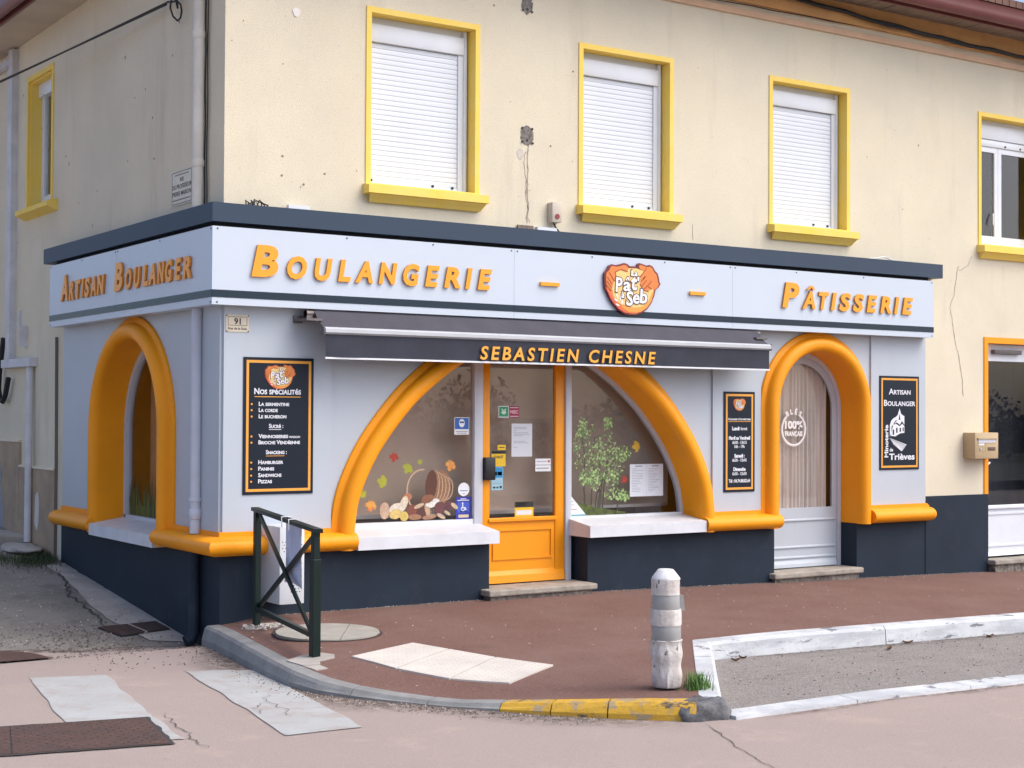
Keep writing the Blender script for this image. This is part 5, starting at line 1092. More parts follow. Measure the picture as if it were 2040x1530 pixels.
RD = ('red', (0.42, 0.05, 0.02), (0.30, 0.03, 0.02)); YG = ('yellowgreen', (0.40, 0.42, 0.03), (0.30, 0.33, 0.03)); OY = ('orangeyellow', (0.62, 0.12, 0.03), (0.62, 0.40, 0.08)); GD = ('gold', (0.62, 0.40, 0.03), (0.50, 0.28, 0.03))
maple(1.585, 1.34, 0.050, 170, RD, 'dark red leaf sticker, highest on the left window')
maple(1.716, 1.248, 0.058, 150, YG, 'yellow green leaf sticker in the middle of the left window'); maple(1.829, 1.292, 0.030, 20, YG, 'smallest yellow green leaf sticker on the left window')
maple(2.123, 1.267, 0.060, 160, OY, 'orange leaf sticker above the mushroom basket'); maple(1.484, 1.139, 0.062, 80, YG, 'larger yellow green leaf sticker left of the mushrooms')
maple(1.303, 1.040, 0.042, 30, YG, 'green leaf sticker against the left edge of the arch'); maple(1.376, 0.955, 0.060, 165, OY, 'orange leaf sticker near the sill at the left edge')
maple(4.086, 1.405, 0.060, 100, GD, 'golden leaf sticker right of the painted trees'); maple(3.951, 1.106, 0.045, 40, RD, 'red leaf sticker beside the price list')
# mushroom basket sticker
t = thing('mushroom_basket_sticker', FR(1.82, GN, 0.83), 'sticker of a tipped wicker basket spilling mushrooms on the left window', 'sticker')
def flat(name, polys, n, m):
    bm = bmesh.new()
    for P in polys: prism(bm, FR, P, n, n+0.0004)
    return finish(name, bm, m, t)
def ell(u, z, a, b, rot=0, k=18, a0=0, a1=360): 
    return [(u+a*math.cos(R(x))*math.cos(R(rot))-b*math.sin(R(x))*math.sin(R(rot)), z+a*math.cos(R(x))*math.sin(R(rot))+b*math.sin(R(x))*math.cos(R(rot))) for x in [a0+(a1-a0)*i/(k-1) for i in range(k)]]
WK = mat('wicker_print', (0.35, 0.19, 0.10), 0.6, 0.4, 60, c2=(0.18, 0.08, 0.04)); WKD = mat('wicker_dark_print', (0.10, 0.035, 0.02), 0.6); WKL = mat('wicker_pale_print', (0.50, 0.34, 0.22), 0.6)
flat('basket_side', [ell(2.02, 1.075, 0.105, 0.150, -8)+[(1.9, 1.07)]], GN, WK)
flat('basket_mouth', [ell(1.935, 1.10, 0.055, 0.128, -6)], GN+0.0005, WKD)
bm = bmesh.new()
for k in range(5):
    P = ell(1.955+0.033*k, 1.085-0.004*k, 0.052, 0.135-0.012*k, -6, 14, -85, 85); Q = ell(1.955+0.033*k, 1.085-0.004*k, 0.060, 0.142-0.012*k, -6, 14, -85, 85)
    prism(bm, FR, P+list(reversed(Q)), GN+0.001, GN+0.0014)
finish('weave', bm, WKL, t)
P = ell(1.86, 1.05, 0.145, 0.175, 10, 22, 75, 235); Q = ell(1.86, 1.05, 0.158, 0.188, 10, 22, 75, 235); flat('basket_handle', [P+list(reversed(Q))], GN+0.0006, WKL)
caps = [('pale_cap', 1.50, 0.905, 0.040, 0.060, 0, (0.52, 0.36, 0.25)), ('brown_cap', 1.71, 1.010, 0.040, 0.026, 10, (0.42, 0.17, 0.08)), ('white_stem', 1.675, 0.955, 0.030, 0.06, -25, (0.66, 0.58, 0.44)), ('white_stem', 1.60, 0.92, 0.055, 0.035, 25, (0.66, 0.60, 0.50)), ('yellow_cap', 1.60, 0.875, 0.050, 0.035, 10, (0.62, 0.46, 0.16)), ('red_brown_cap', 1.76, 0.90, 0.048, 0.042, 0, (0.20, 0.06, 0.04)), ('dark_cap', 1.84, 0.875, 0.042, 0.042, 0, (0.10, 0.035, 0.03)), ('tan_stem', 1.90, 0.905, 0.022, 0.05, 12, (0.50, 0.34, 0.20)), ('white_cap', 1.95, 0.955, 0.058, 0.030, 15, (0.70, 0.68, 0.62)), ('maroon_cap', 2.02, 0.91, 0.050, 0.048, 0, (0.13, 0.045, 0.05)), ('maroon_cap', 2.105, 0.93, 0.032, 0.034, 0, (0.12, 0.04, 0.05)), ('tan_stem', 2.16, 0.925, 0.036, 0.016, -35, (0.52, 0.40, 0.26)), ('tan_stem', 1.82, 0.935, 0.045, 0.014, 20, (0.55, 0.40, 0.26)), ('yellow_cap', 1.68, 0.855, 0.035, 0.035, 0, (0.60, 0.44, 0.12)), ('brown_cap', 1.78, 0.845, 0.055, 0.020, 0, (0.33, 0.17, 0.09)), ('brown_cap', 1.92, 0.842, 0.06, 0.018, 8, (0.36, 0.20, 0.12)), ('tan_stem', 2.03, 0.845, 0.040, 0.014, -25, (0.52, 0.38, 0.26)), ('brown_cap', 1.90, 0.99, 0.055, 0.03, 15, (0.24, 0.10, 0.05)), ('tan_stem', 2.09, 0.87, 0.03, 0.012, -30, (0.5, 0.38, 0.25))]
for k, (nm, u, z, a, b, r_, c) in enumerate(caps): flat(nm, [ell(u, z, a*1.15, b*1.15, r_, 14)], GN+0.0018+0.0001*k, mat('mush_%d' % k, c, 0.6, 0.25, 40))
# tree picture sticker
t = thing('tree_picture_sticker', FR(3.7, GN, 0.80), 'sticker of slim green trees on a mossy mound on the right window', 'sticker')
LGc = [('leaf_print', (0.22, 0.36, 0.10)), ('leaf_print', (0.12, 0.24, 0.07)), ('leaf_print', (0.40, 0.55, 0.22))]
trunks = [[(3.505, 0.89), (3.495, 1.1), (3.50, 1.35), (3.47, 1.5)], [(3.575, 0.89), (3.585, 1.1), (3.60, 1.3), (3.61, 1.5)], [(3.62, 0.86), (3.635, 0.98), (3.70, 1.10), (3.78, 1.22), (3.88, 1.32)], [(3.65, 0.86), (3.67, 1.0), (3.67, 1.2), (3.66, 1.4)], [(3.70, 0.86), (3.715, 1.05), (3.75, 1.25), (3.79, 1.5)], [(3.67, 0.86), (3.685, 1.0), (3.70, 1.15)], [(3.865, 0.82), (3.87, 0.90), (3.86, 0.97)]]
for Tk in trunks:
    bm = bmesh.new()
    for i in range(len(Tk)-1):
        a = Vector(Tk[i]); b = Vector(Tk[i+1]); tt = (b-a).normalized(); nr = Vector((-tt.y, tt.x))*(0.009-0.0018*i)
        prism(bm, FR, [tuple(a+nr), tuple(a-nr), tuple(b-nr*0.8), tuple(b+nr*0.8)], GN, GN+0.0004)
    bmesh.ops.remove_doubles(bm, verts=bm.verts, dist=0.004); finish('trunk_print', bm, mat('trunk_print', (0.05, 0.045, 0.03), 0.7), t)
clumps = [(3.47, 1.38, 0.09, 0.22), (3.58, 1.36, 0.07, 0.24), (3.66, 1.28, 0.08, 0.2), (3.75, 1.42, 0.10, 0.24), (3.84, 1.28, 0.13, 0.12), (3.93, 1.34, 0.09, 0.07), (3.80, 1.12, 0.10, 0.07), (3.50, 1.12, 0.07, 0.06), (3.62, 1.10, 0.06, 0.09), (3.48, 1.58, 0.06, 0.09), (3.76, 1.62, 0.05, 0.06), (3.86, 0.98, 0.14, 0.055), (3.92, 0.95, 0.09, 0.035)]
for ci, (nm, c) in enumerate(LGc):
    bm = bmesh.new()
    for (u, z, a, b) in clumps:
        for k in range(int(22+420*a*b)):
            r_ = math.sqrt(random.random()); th = random.uniform(0, 6.283); x, y = u+a*r_*math.cos(th), z+b*r_*math.sin(th); s_ = random.uniform(0.006, 0.014); aa = random.uniform(0, 6.28)
            nn_ = GN+0.0006+0.0003*ci+random.random()*0.0002
            bm.faces.new([bm.verts.new(FR(x+s_*math.cos(aa+q)*(1.3 if q in (0, math.pi) else 0.6), nn_, y+s_*math.sin(aa+q)*(1.3 if q in (0, math.pi) else 0.6))) for q in (0, math.pi/2, math.pi, 1.5*math.pi)])
    o = finish(nm, bm, mat('leafprint_%d' % ci, c, 0.6, 0.25, 20), t); o['kind'] = 'stuff'
flat('mound_print', [[(3.40, 0.802), (3.405, 0.90), (3.44, 0.915), (3.50, 0.90), (3.56, 0.89), (3.62, 0.87), (3.72, 0.86), (3.80, 0.84), (3.95, 0.82), (3.97, 0.80)]], GN+0.0002, mat('mound_print', (0.13, 0.15, 0.02), 0.7, 0.6, 25, c2=(0.02, 0.045, 0.015)))

# ------------------------------------------------------------------ street furniture
# barrier with saltire cross
FP = Vector((0.13, -0.357)); NP = Vector((-0.066, -1.689))
zf = zp(*FP); zn = zp(*NP)
br = thing('saltire_barrier', (FP.x, FP.y, zf), 'dark green steel barrier with a diagonal cross on the pavement corner', 'barrier')
tf, tn = zf+0.845, zn+0.815
for p, z0_, z1_ in ((FP, zf, tf-0.02), (NP, zn, tn-0.02)):
    bm = bmesh.new(); box(bm, WLD, p.x-0.023, p.x+0.023, p.y-0.023, p.y+0.023, z0_-0.05, z1_, bev=0.004)
    o = finish('post', bm, GREENM, br)
bm = bmesh.new(); box(bm, WLD, NP.x-0.029, NP.x+0.029, NP.y-0.029, NP.y+0.029, zn-0.05, zn+0.62, bev=0.004); finish('post_sleeve', bm, GREENM, br)
bm = bmesh.new(); bar(bm, (FP.x, FP.y+0.05, tf-0.012), (NP.x, NP.y-0.05, tn-0.012), 0.054, 0.026); finish('top_rail', bm, GREENM, br)
bm = bmesh.new(); bar(bm, (FP.x, FP.y, zf+0.115), (NP.x, NP.y, zn+0.125), 0.032, 0.032); finish('bottom_rail', bm, GREENM, br)
for a, b, dx in (((FP.x, FP.y-0.03, tf-0.04), (NP.x, NP.y+0.03, zn+0.13), 0.0), ((FP.x, FP.y-0.03, zf+0.14), (NP.x, NP.y+0.03, tn-0.04), 0.012)):
    bm = bmesh.new(); bar(bm, (a[0]+dx, a[1], a[2]), (b[0]+dx, b[1], b[2]), 0.016, 0.036); finish('cross_brace', bm, GREENM, br)
# poster tied to it
po = thing('tied_poster', ((FP.x+NP.x)/2, -1.1, zp(0, -1)+0.35), 'torn bluish paper poster tied to the green barrier', 'poster')
bm = bmesh.new(); N1, N2 = 10, 14; gr = []
for i in range(N1+1):
    row = []
    for j in range(N2+1):
        t_ = 0.44+0.27*i/N1; s_ = j/N2; bx = FP.x+(NP.x-FP.x)*t_; by = FP.y+(NP.y-FP.y)*t_+0.02*s_
        zt = tf+(tn-tf)*t_-0.04; wv = 0.02*math.sin(3.1*s_+i*0.5)*s_
        row.append(bm.verts.new((bx+0.035+wv*0.6+0.015*math.sin(math.pi*i/N1), by, zt-0.40*s_-0.03*abs(i/N1-0.5)*s_)))
    gr.append(row)
for i in range(N1):
    for j in range(N2): bm.faces.new((gr[i][j], gr[i+1][j], gr[i+1][j+1], gr[i][j+1]))
finish('sheet', bm, mat('faded_poster_print', (0.60, 0.65, 0.76), 0.6, 0.5, 9, c2=(0.42, 0.47, 0.66)), po, smooth=True)
layer(MATS['faded_poster_print'], (0.60, 0.42, 0.34), 11, 0.58, 0.66, amount=0.7)
for t_ in (0.54, 0.66):
    q = Vector((FP.x+(NP.x-FP.x)*t_, FP.y+(NP.y-FP.y)*t_, tf+(tn-tf)*t_)); tubeo('tie', [q+Vector((-0.04, 0, -0.06)), q+Vector((-0.04, 0.005, 0.012)), q+Vector((0.03, 0.005, 0.012)), q+Vector((0.04, 0, -0.04))], 0.004, WHITEM, po, 5)
# perforated cabinet on the wall
cbx = thing('perforated_wall_cabinet', FR(0.48, 0.0, 0.27), 'pale perforated metal cabinet on the navy wall behind the barrier', 'cabinet')
boxo('case', FR, 0.315, 0.515, 0.012, 0.345, 0.285, 0.855, CABW, cbx, bev=0.006)
bm = bmesh.new()
for i in range(7):
    for j in range(17): 
        if i > 2 or j > 12: disc(bm, FR, 0.338+i*0.0235+(0.012 if j % 2 else 0), 0.375+j*0.023, 0.345, 0.3462, 0.0045, 6)
o = finish('perforation', bm, BLACK, cbx); o['kind'] = 'stuff'
# bollard
bx, by = 1.238, -3.651; zbo = zp(bx, by); bo = thing('wrapped_bollard', (bx, by, zbo), 'short bollard wrapped in dirty white plastic with two grey bands', 'bollard')
def lathe(name, prof, m, crumple=0.0, seg=40, seedv=0):
    bm = bmesh.new(); rows = []
    for r_, z in prof:
        row = []
        for k in range(seg):
            a = 2*math.pi*k/seg; rr = r_*1.07
            if crumple and r_ > 0.01: rr += crumple*(noise.noise(Vector((math.cos(a)*3, math.sin(a)*3, z*5+seedv)))+0.7*noise.noise(Vector((math.cos(a)*8, math.sin(a)*8, z*9+seedv))))
            lean = -0.012*(z/0.7)
            row.append(bm.verts.new((bx+rr*math.cos(a)+lean, by+rr*math.sin(a), zbo+z)))
        rows.append(row)
    for i in range(len(rows)-1):
        for k in range(seg): bm.faces.new((rows[i][k], rows[i][(k+1) % seg], rows[i+1][(k+1) % seg], rows[i+1][k]))
    bm.faces.new(rows[0]); bm.faces.new(rows[-1]); return smooth_by_angle(finish(name, bm, m, bo), 45)
lathe('skirt_wrap', [(0.074, 0.015), (0.082, 0.03)]+[(0.083+0.004*math.sin(k), 0.05+k*0.02) for k in range(12)]+[(0.086, 0.287), (0.080, 0.290)], WRAP, 0.009)
lathe('band', [(0.079, 0.284), (0.081, 0.288), (0.081, 0.375), (0.079, 0.379)], BAND)
lathe('middle_wrap', [(0.079, 0.372), (0.084, 0.374)]+[(0.085, 0.38+k*0.012) for k in range(7)]+[(0.081, 0.468)], WRAP, 0.004, seedv=3)
lathe('band', [(0.076, 0.462), (0.0775, 0.466), (0.076, 0.556), (0.074, 0.560)], BAND)
lathe('upper_wrap', [(0.074, 0.552), (0.080, 0.553)]+[(0.0785, 0.56+k*0.014) for k in range(6)]+[(0.077, 0.643)], WRAP, 0.003, seedv=7)
lathe('cap', [(0.078, 0.640), (0.0775, 0.648), (0.074, 0.655), (0.046, 0.693), (0.040, 0.699), (0.004, 0.703)], mat('white_cap', (0.72, 0.72, 0.72), 0.5, 0.15, 15, bump=0.3, bs=40), 0.006, seg=14)
bm = bmesh.new(); q = [(0.07, -0.035, 0.55), (0.088, -0.045, 0.545), (0.095, -0.05, 0.47), (0.10, -0.052, 0.455), (0.072, -0.036, 0.46)]
A = [bm.verts.new((bx+x, by+y, zbo+z)) for x, y, z in q]; bm.faces.new(A); finish('torn_flap', bm, BAND, bo)

# manhole covers, grate, tactile slabs
mh = thing('round_concrete_cover', (0.40, -0.95, zp(0.4, -0.95)), 'round pale concrete cover set in the red pavement behind the barrier', 'manhole cover')
bm = bmesh.new(); c0 = Vector((0.405, -0.945)); r_ = 0.365
P = [(c0.x+1.06*r_*math.cos(a)+0.006*math.sin(5*a), c0.y+1.06*r_*math.sin(a)) for a in [2*math.pi*k/48 for k in range(48)]]
A = [bm.verts.new((x, y, zp(x, y)+0.004)) for x, y in P]; cv = bm.verts.new((c0.x, c0.y, zp(*c0)+0.004))
for k in range(48): bm.faces.new((cv, A[k], A[(k+1) % 48]))
finish('joint_ring', bm, mat('dark_earth_joint', (0.055, 0.04, 0.035), 0.95, 0.3, 20), mh)
for a0, a1 in ((-1.0, -0.34), (-0.325, 0.30), (0.315, 1.0)):       # three segments cut by two straight joints
    bm = bmesh.new(); dirv = Vector((0.55, 0.835)); prp = Vector((-dirv.y, dirv.x)); top = []
    n_ = 14; up = []; dn = []
    for k in range(n_+1):
        s_ = a0+(a1-a0)*k/n_; hh = math.sqrt(max(0.0, 1-s_*s_)); up.append(c0+prp*s_*r_+dirv*hh*r_); dn.append(c0+prp*s_*r_-dirv*hh*r_)
    ring = up+list(reversed(dn)); V = []
    for p in ring:
        if not V or (p-V[-1]).length > 1e-4: V.append(p)
    if (V[0]-V[-1]).length < 1e-4: V.pop()
    B = [bm.verts.new((p.x, p.y, zp(p.x, p.y)+0.012)) for p in V]; A = [bm.verts.new((p.x, p.y, zp(p.x, p.y)-0.02)) for p in V]
    bm.faces.new(B)
    for k in range(len(V)): bm.faces.new((A[k], A[(k+1) % len(V)], B[(k+1) % len(V)], B[k]))
    finish('cover_segment', bm, COVER, mh)
tp = thing('tactile_paving', (0.6, -2.25, zp(0.6, -2.25)), 'three white studded tactile slabs laid flush in the pavement', 'paving slab')
top_e = [(0.701, -1.621), (0.80, -1.93), (0.93, -2.30), (1.111, -2.684)]; bot_e = [(0.117, -1.846), (0.22, -2.25), (0.40, -2.60), (0.639, -2.894)]
for i in range(3):
    a, b, c, d = Vector(top_e[i]), Vector(top_e[i+1]), Vector(bot_e[i+1]), Vector(bot_e[i]); g = 0.006
    if i > 0: a, d = a+(b-a).normalized()*g, d+(c-d).normalized()*g
    if i < 2: b, c = b-(b-a).normalized()*g, c-(c-d).normalized()*g
    bm = bmesh.new(); N = 8; grd = [[(a*(1-s)+b*s)*(1-t)+(d*(1-s)+c*s)*t for t in [k/N for k in range(N+1)]] for s in [k/N for k in range(N+1)]]
    V = [[bm.verts.new((p.x, p.y, zpk(p.x, p.y)+0.010)) for p in row] for row in grd]
    for x in range(N):
        for y in range(N): bm.faces.new((V[x][y], V[x+1][y], V[x+1][y+1], V[x][y+1]))
    e = [ed for ed in bm.edges if len(ed.link_faces) == 1]; r2 = bmesh.ops.extrude_edge_only(bm, edges=e)
    for v in [v for v in r2['geom'] if isinstance(v, bmesh.types.BMVert)]: v.co.z -= 0.03
    sl = finish('slab', bm, TACT, tp)
    bm = bmesh.new()
    for x in range(9):
        for y in range(13):
            s, t2 = (x+0.5)/9, (y+0.5)/13; p = (a*(1-s)+b*s)*(1-t2)+(d*(1-s)+c*s)*t2; z = zpk(p.x, p.y)+0.0095
            ri = [bm.verts.new((p.x+0.012*math.cos(k*math.pi/3), p.y+0.012*math.sin(k*math.pi/3), z)) for k in range(6)]; ro = [bm.verts.new((p.x+0.007*math.cos(k*math.pi/3), p.y+0.007*math.sin(k*math.pi/3), z+0.0018)) for k in range(6)]
            for k in range(6): bm.faces.new((ri[k], ri[(k+1) % 6], ro[(k+1) % 6], ro[k]))
            bm.faces.new(ro)
    o = finish('studs', bm, TACT, sl); o['kind'] = 'stuff'
ft = thing('barrier_footing', (-0.15, -1.85, zp(-0.15, -1.85)), 'broken pale concrete footing at the foot of the near barrier post', 'footing')
def patch(name, P, zf_, lift, m, par, th=0.02):
    bm = bmesh.new(); B = [bm.verts.new((x, y, zf_(x, y)+lift)) for x, y in P]; A = [bm.verts.new((x, y, zf_(x, y)-th)) for x, y in P]; bm.faces.new(B)
    for k in range(len(P)): bm.faces.new((A[k], A[(k+1) % len(P)], B[(k+1) % len(P)], B[k]))
    return finish(name, bm, m, par)
patch('pad', [(-0.27, -1.70), (-0.12, -1.60), (0.02, -1.62), (0.06, -1.72), (0.02, -1.80), (-0.10, -1.83), (-0.14, -1.92), (-0.245, -1.90)], zpk, 0.007, CONC, ft); patch('pad', [(-0.25, -1.915), (-0.15, -1.935), (-0.14, -2.02), (-0.225, -2.03)], zpk, 0.006, CONC, ft)
ft = thing('post_footing', (0.10, -0.42, zp(0.1, -0.42)), 'crumbling mortar rubble round the foot of the far barrier post', 'footing')
patch('pad', [(-0.02, -0.42), (0.06, -0.30), (0.17, -0.26), (0.24, -0.36), (0.16, -0.47), (0.04, -0.50)], zpk, 0.006, CONC, ft)
bm = bmesh.new()
for k in range(46):
    x, y = 0.20+random.gauss(0, 0.08), -0.48+random.gauss(0, 0.05); s = random.uniform(0.006, 0.02)
    v0 = len(bm.verts); r3 = bmesh.ops.create_icosphere(bm, subdivisions=1, radius=s, matrix=Matrix.Translation((x, y, zp(x, y)+s*0.5)))
    for v in r3['verts']: v.co += Vector((random.uniform(-1, 1), random.uniform(-1, 1), random.uniform(-1, 0.6)))*s*0.35
o = finish('rubble', bm, CONC, ft); o['kind'] = 'stuff'
cv_ = thing('iron_chamber_cover', (-1.95, -2.6, 0), 'rusty rectangular iron cover plates in the road at bottom left', 'manhole cover')
pa, pb, pc, pd = Vector((-1.475, -2.43)), Vector((-1.595, -3.125)), Vector((-2.40, -2.935)), Vector((-2.22, -2.275))
def lerp4(s, t): return (pa*(1-s)+pd*s)*(1-t)+(pb*(1-s)+pc*s)*t
for s0, s1 in ((0.0, 0.925), (0.935, 1.9)):
    patch('cover_plate', [tuple(lerp4(s0, 0)), tuple(lerp4(s1, 0)), tuple(lerp4(s1, 1)), tuple(lerp4(s0, 1))], zr, 0.010, RUST, cv_)
bm = bmesh.new()
for i in range(46):
    for j in range(15):
        if noise.noise(Vector((i*0.3, j*0.4, 2))) < -0.25: continue
        p = lerp4(0.03+i*0.0405, 0.05+j*0.063); a = R(20 if (i+j) % 2 else 110); d = Vector((math.cos(a), math.sin(a)))*0.012; e = Vector((-d.y, d.x))*0.28
        vs = [bm.verts.new((q.x, q.y, z)) for q, z in ((p-d, 0.0102), (p+e, 0.0102), (p+d, 0.0102), (p-e, 0.0102))]; tpv = bm.verts.new((p.x, p.y, 0.0135))
        for k in range(4): bm.faces.new((vs[k], vs[(k+1) % 4], tpv))
o = finish('tread_pattern', bm, RUST, cv_); o['kind'] = 'stuff'
cr_ = thing('cover_surround', (-1.9, -2.6, 0), 'broken bitumen edging round the iron cover plates', 'edging')
bm = bmesh.new(); ring = []
for k in range(80):
    u = k/80*4; i = int(u); f = u-i; cs = [(-0.012, -0.02), (1.95, -0.02), (1.95, 1.02), (-0.012, 1.02)]; c_ = cs[i]; d_ = cs[(i+1) % 4]
    p = lerp4(c_[0]+(d_[0]-c_[0])*f, c_[1]+(d_[1]-c_[1])*f); q = lerp4(0.95, 0.5); o2 = (p-q).normalized()*(0.012+0.035*max(0, noise.noise(Vector((p.x*7, p.y*7, 0)))))
    ring.append((p+o2))
V = [bm.verts.new((p.x, p.y, zr(p.x, p.y)+0.007)) for p in ring]; bm.faces.new(V); finish('edging', bm, TAR, cr_)
rc = thing('round_iron_cover', (-1.47, 0.25, -0.05), 'round rusty iron cover at the mouth of the alley, cut by the frame', 'manhole cover')
bm = bmesh.new(); q0 = Vector((-1.50, 0.31)); A = [bm.verts.new((q0.x+0.36*math.cos(a), q0.y+0.36*math.sin(a), zr(q0.x+0.36*math.cos(a), q0.y+0.36*math.sin(a))+0.012)) for a in [2*math.pi*k/40 for k in range(40)]]; cvv = bm.verts.new((q0.x, q0.y, zr(*q0)+0.012))
for k in range(40): bm.faces.new((cvv, A[k], A[(k+1) % 40]))
finish('lid', bm, RUST, rc)
bm = bmesh.new()
for rr_ in (0.12, 0.2, 0.28):
    n_ = int(rr_*90)
    for k in range(n_):
        a = 2*math.pi*k/n_; x, y = q0.x+rr_*math.cos(a), q0.y+rr_*math.sin(a); z = zr(x, y)+0.012; box(bm, WLD, x-0.011, x+0.011, y-0.011, y+0.011, z, z+0.004)
o = finish('tread_pattern', bm, RUST, rc); o['kind'] = 'stuff'
gt = thing('drain_grate', (-0.28, 1.0, 0), 'rusty iron drain grate beside the alley wall below the downpipe', 'drain')
ga, gb, gc_, gd = Vector((-0.545, 1.12)), Vector((-0.055, 1.17)), Vector((-0.035, 0.89)), Vector((-0.46, 0.80))
def lg(s, t): return (ga*(1-s)+gb*s)*(1-t)+(gd*(1-s)+gc_*s)*t
patch('sump', [tuple(lg(0, 0)), tuple(lg(1, 0)), tuple(lg(1, 1)), tuple(lg(0, 1))], zr, 0.013, GAP, gt, 0.01)
for s0, s1 in ((0.01, 0.49), (0.52, 0.99)):
    for k in range(9):
        t0 = 0.04+k*0.105; patch('bar', [tuple(lg(s0, t0)), tuple(lg(s1, t0)), tuple(lg(s1, t0+0.065)), tuple(lg(s0, t0+0.065))], zr, 0.024, GRATE, gt, -0.012)
patch('divider', [tuple(lg(0.492, 0)), tuple(lg(0.518, 0)), tuple(lg(0.518, 1)), tuple(lg(0.492, 1))], zr, 0.026, CONC, gt, -0.012)

# ------------------------------------------------------------------ weeds, litter, grit
def dirt_mat(name, c, lo, hi, amt, scale):
    m = bpy.data.materials.new(name); m.use_nodes = True; N = m.node_tree.nodes; L = m.node_tree.links; p = N['Principled BSDF']
    p.inputs['Base Color'].default_value = (*c, 1); p.inputs['Roughness'].default_value = 0.95; p.inputs['Specular IOR Level'].default_value = 0.1
    g = N.new('ShaderNodeNewGeometry'); n = N.new('ShaderNodeTexNoise'); n.inputs['Scale'].default_value = scale; n.inputs['Detail'].default_value = 9; n.inputs['Roughness'].default_value = 0.75
    L.new(g.outputs['Position'], n.inputs['Vector']); r = N.new('ShaderNodeMapRange'); r.inputs[1].default_value = lo; r.inputs[2].default_value = hi; r.inputs[4].default_value = amt
    L.new(n.outputs['Fac'], r.inputs[0]); at = N.new('ShaderNodeAttribute'); at.attribute_name = 'fade'
    mu = N.new('ShaderNodeMath'); mu.operation = 'MULTIPLY'; L.new(r.outputs[0], mu.inputs[0]); L.new(at.outputs['Fac'], mu.inputs[1]); L.new(mu.outputs[0], p.inputs['Alpha'])
    return m
def dirt_strip(name, line, zf_, lift, wd, m, parent, sgn=1):
    """dust lying along a line, thinning out sideways"""
    bm = bmesh.new(); rows = []; fl = bm.verts.layers.float.new('fade'); P = [Vector(p) for p in line]; Q = []
    for i in range(len(P)-1):
        k = max(2, int((P[i+1]-P[i]).length/0.08))
        for j in range(k): Q.append(P[i]+(P[i+1]-P[i])*j/k)
    Q.append(P[-1])
    for i, p in enumerate(Q):
        t = (Q[min(i+1, len(Q)-1)]-Q[max(i-1, 0)]).normalized(); nr = Vector((t.y, -t.x))*sgn; row = []
        ww = wd*(0.75+0.6*noise.noise(Vector((p.x*1.5, p.y*1.5, 3)))); en = min(1, min(i, len(Q)-1-i)/5)
        for k in range(6):
            q = p+nr*ww*k/5; v = bm.verts.new((q.x, q.y, zf_(q.x, q.y)+lift)); v[fl] = (1-k/5)*en; row.append(v)
        rows.append(row)
    for i in range(len(rows)-1):
        for k in range(5): bm.faces.new((rows[i][k], rows[i][k+1], rows[i+1][k+1], rows[i+1][k]))
    return finish(name, bm, m, parent)
DIRT = dirt_mat('kerb_dirt', (0.16, 0.135, 0.115), 0.40, 0.60, 0.85, 14); DUST = dirt_mat('pale_dust', (0.36, 0.31, 0.275), 0.42, 0.62, 0.8, 12)
dirt_strip('dirt', off_pts(KB, -0.004), zr, 0.0045, 0.42, DIRT, road)
dirt_strip('dirt', [(1.35, -4.235), (3, -4.25), (6, -4.27), (9, -4.29)], zr, 0.0045, 0.10, DIRT, road)
dirt_strip('dirt', [(-0.02, 0.34), (-0.4, 0.42), (-0.8, 0.44), (-1.3, 0.62), (-2, 0.72)], zr, 0.0048, -0.5, DIRT, road, -1)
dirt_strip('dust', [(0.02, -0.013), (2.3, -0.013)], zpk, 0.004, 0.14, DUST, pave); dirt_strip('dust', [(3.4, -0.013), (8.6, -0.013)], zpk, 0.004, 0.16, DUST, pave)
dirt_strip('dirt', [(2.62, -2.60), (5, -2.585), (9, -2.56)], lambda x, y: zr(x, y)+0.006, 0.004, 0.16, DIRT, road)
def blades(bm, c, n, spread, h, zf_, lean=0.5):
    for k in range(n):
        x, y = c[0]+random.gauss(0, spread[0]), c[1]+random.gauss(0, spread[1]); z = zf_(x, y); a = random.uniform(0, 6.283); hh = h*random.uniform(0.4, 1.0); l_ = hh*lean*random.uniform(0.2, 1.2); wd = random.uniform(0.002, 0.004)
        d = Vector((math.cos(a), math.sin(a), 0)); s = Vector((-d.y, d.x, 0))*wd; p = Vector((x, y, z)); prev = None
        for i in range(4):
            t = i/3; q = p+Vector((0, 0, hh*t*(1-0.25*t)))+d*l_*t*t; w2 = s*(1-t*0.85); cur = (bm.verts.new(q-w2), bm.verts.new(q+w2))
            if prev: bm.faces.new((prev[0], prev[1], cur[1], cur[0]))
            prev = cur
gs = thing('grass_tuft', (1.37, -3.73, zp(1.37, -3.73)), 'green grass tuft growing against the white kerb by the bollard', 'grass')
bm = bmesh.new(); blades(bm, (1.375, -3.765), 170, (0.028, 0.04), 0.15, zp); blades(bm, (1.44, -3.69), 60, (0.02, 0.03), 0.12, zp); blades(bm, (1.33, -3.78), 50, (0.04, 0.02), 0.06, zp, 0.9); blades(bm, (1.52, -3.59), 40, (0.02, 0.03), 0.08, zp); o = finish('blades', bm, GRASS, gs); o['kind'] = 'stuff'
bm = bmesh.new(); blades(bm, (-0.28, 3.78), 900, (0.14, 0.16), 0.09, zr, 0.8); blades(bm, (-0.62, 4.05), 500, (0.12, 0.14), 0.07, zr, 0.9); blades(bm, (-0.12, 3.95), 300, (0.06, 0.12), 0.10, zr)
tag(finish('weeds', bm, MOSS), 'dark green weeds along the foot of the side wall', 'weeds', kind='stuff')
bm = bmesh.new(); bmesh.ops.create_icosphere(bm, subdivisions=3, radius=1)
for v in bm.verts: v.co = Vector((-0.20+0.18*v.co.x, 4.38+0.38*v.co.y, zr(-0.2, 4.3)+0.03+0.045*v.co.z))*1.0+v.co*0.03*noise.noise(v.co*2.5)
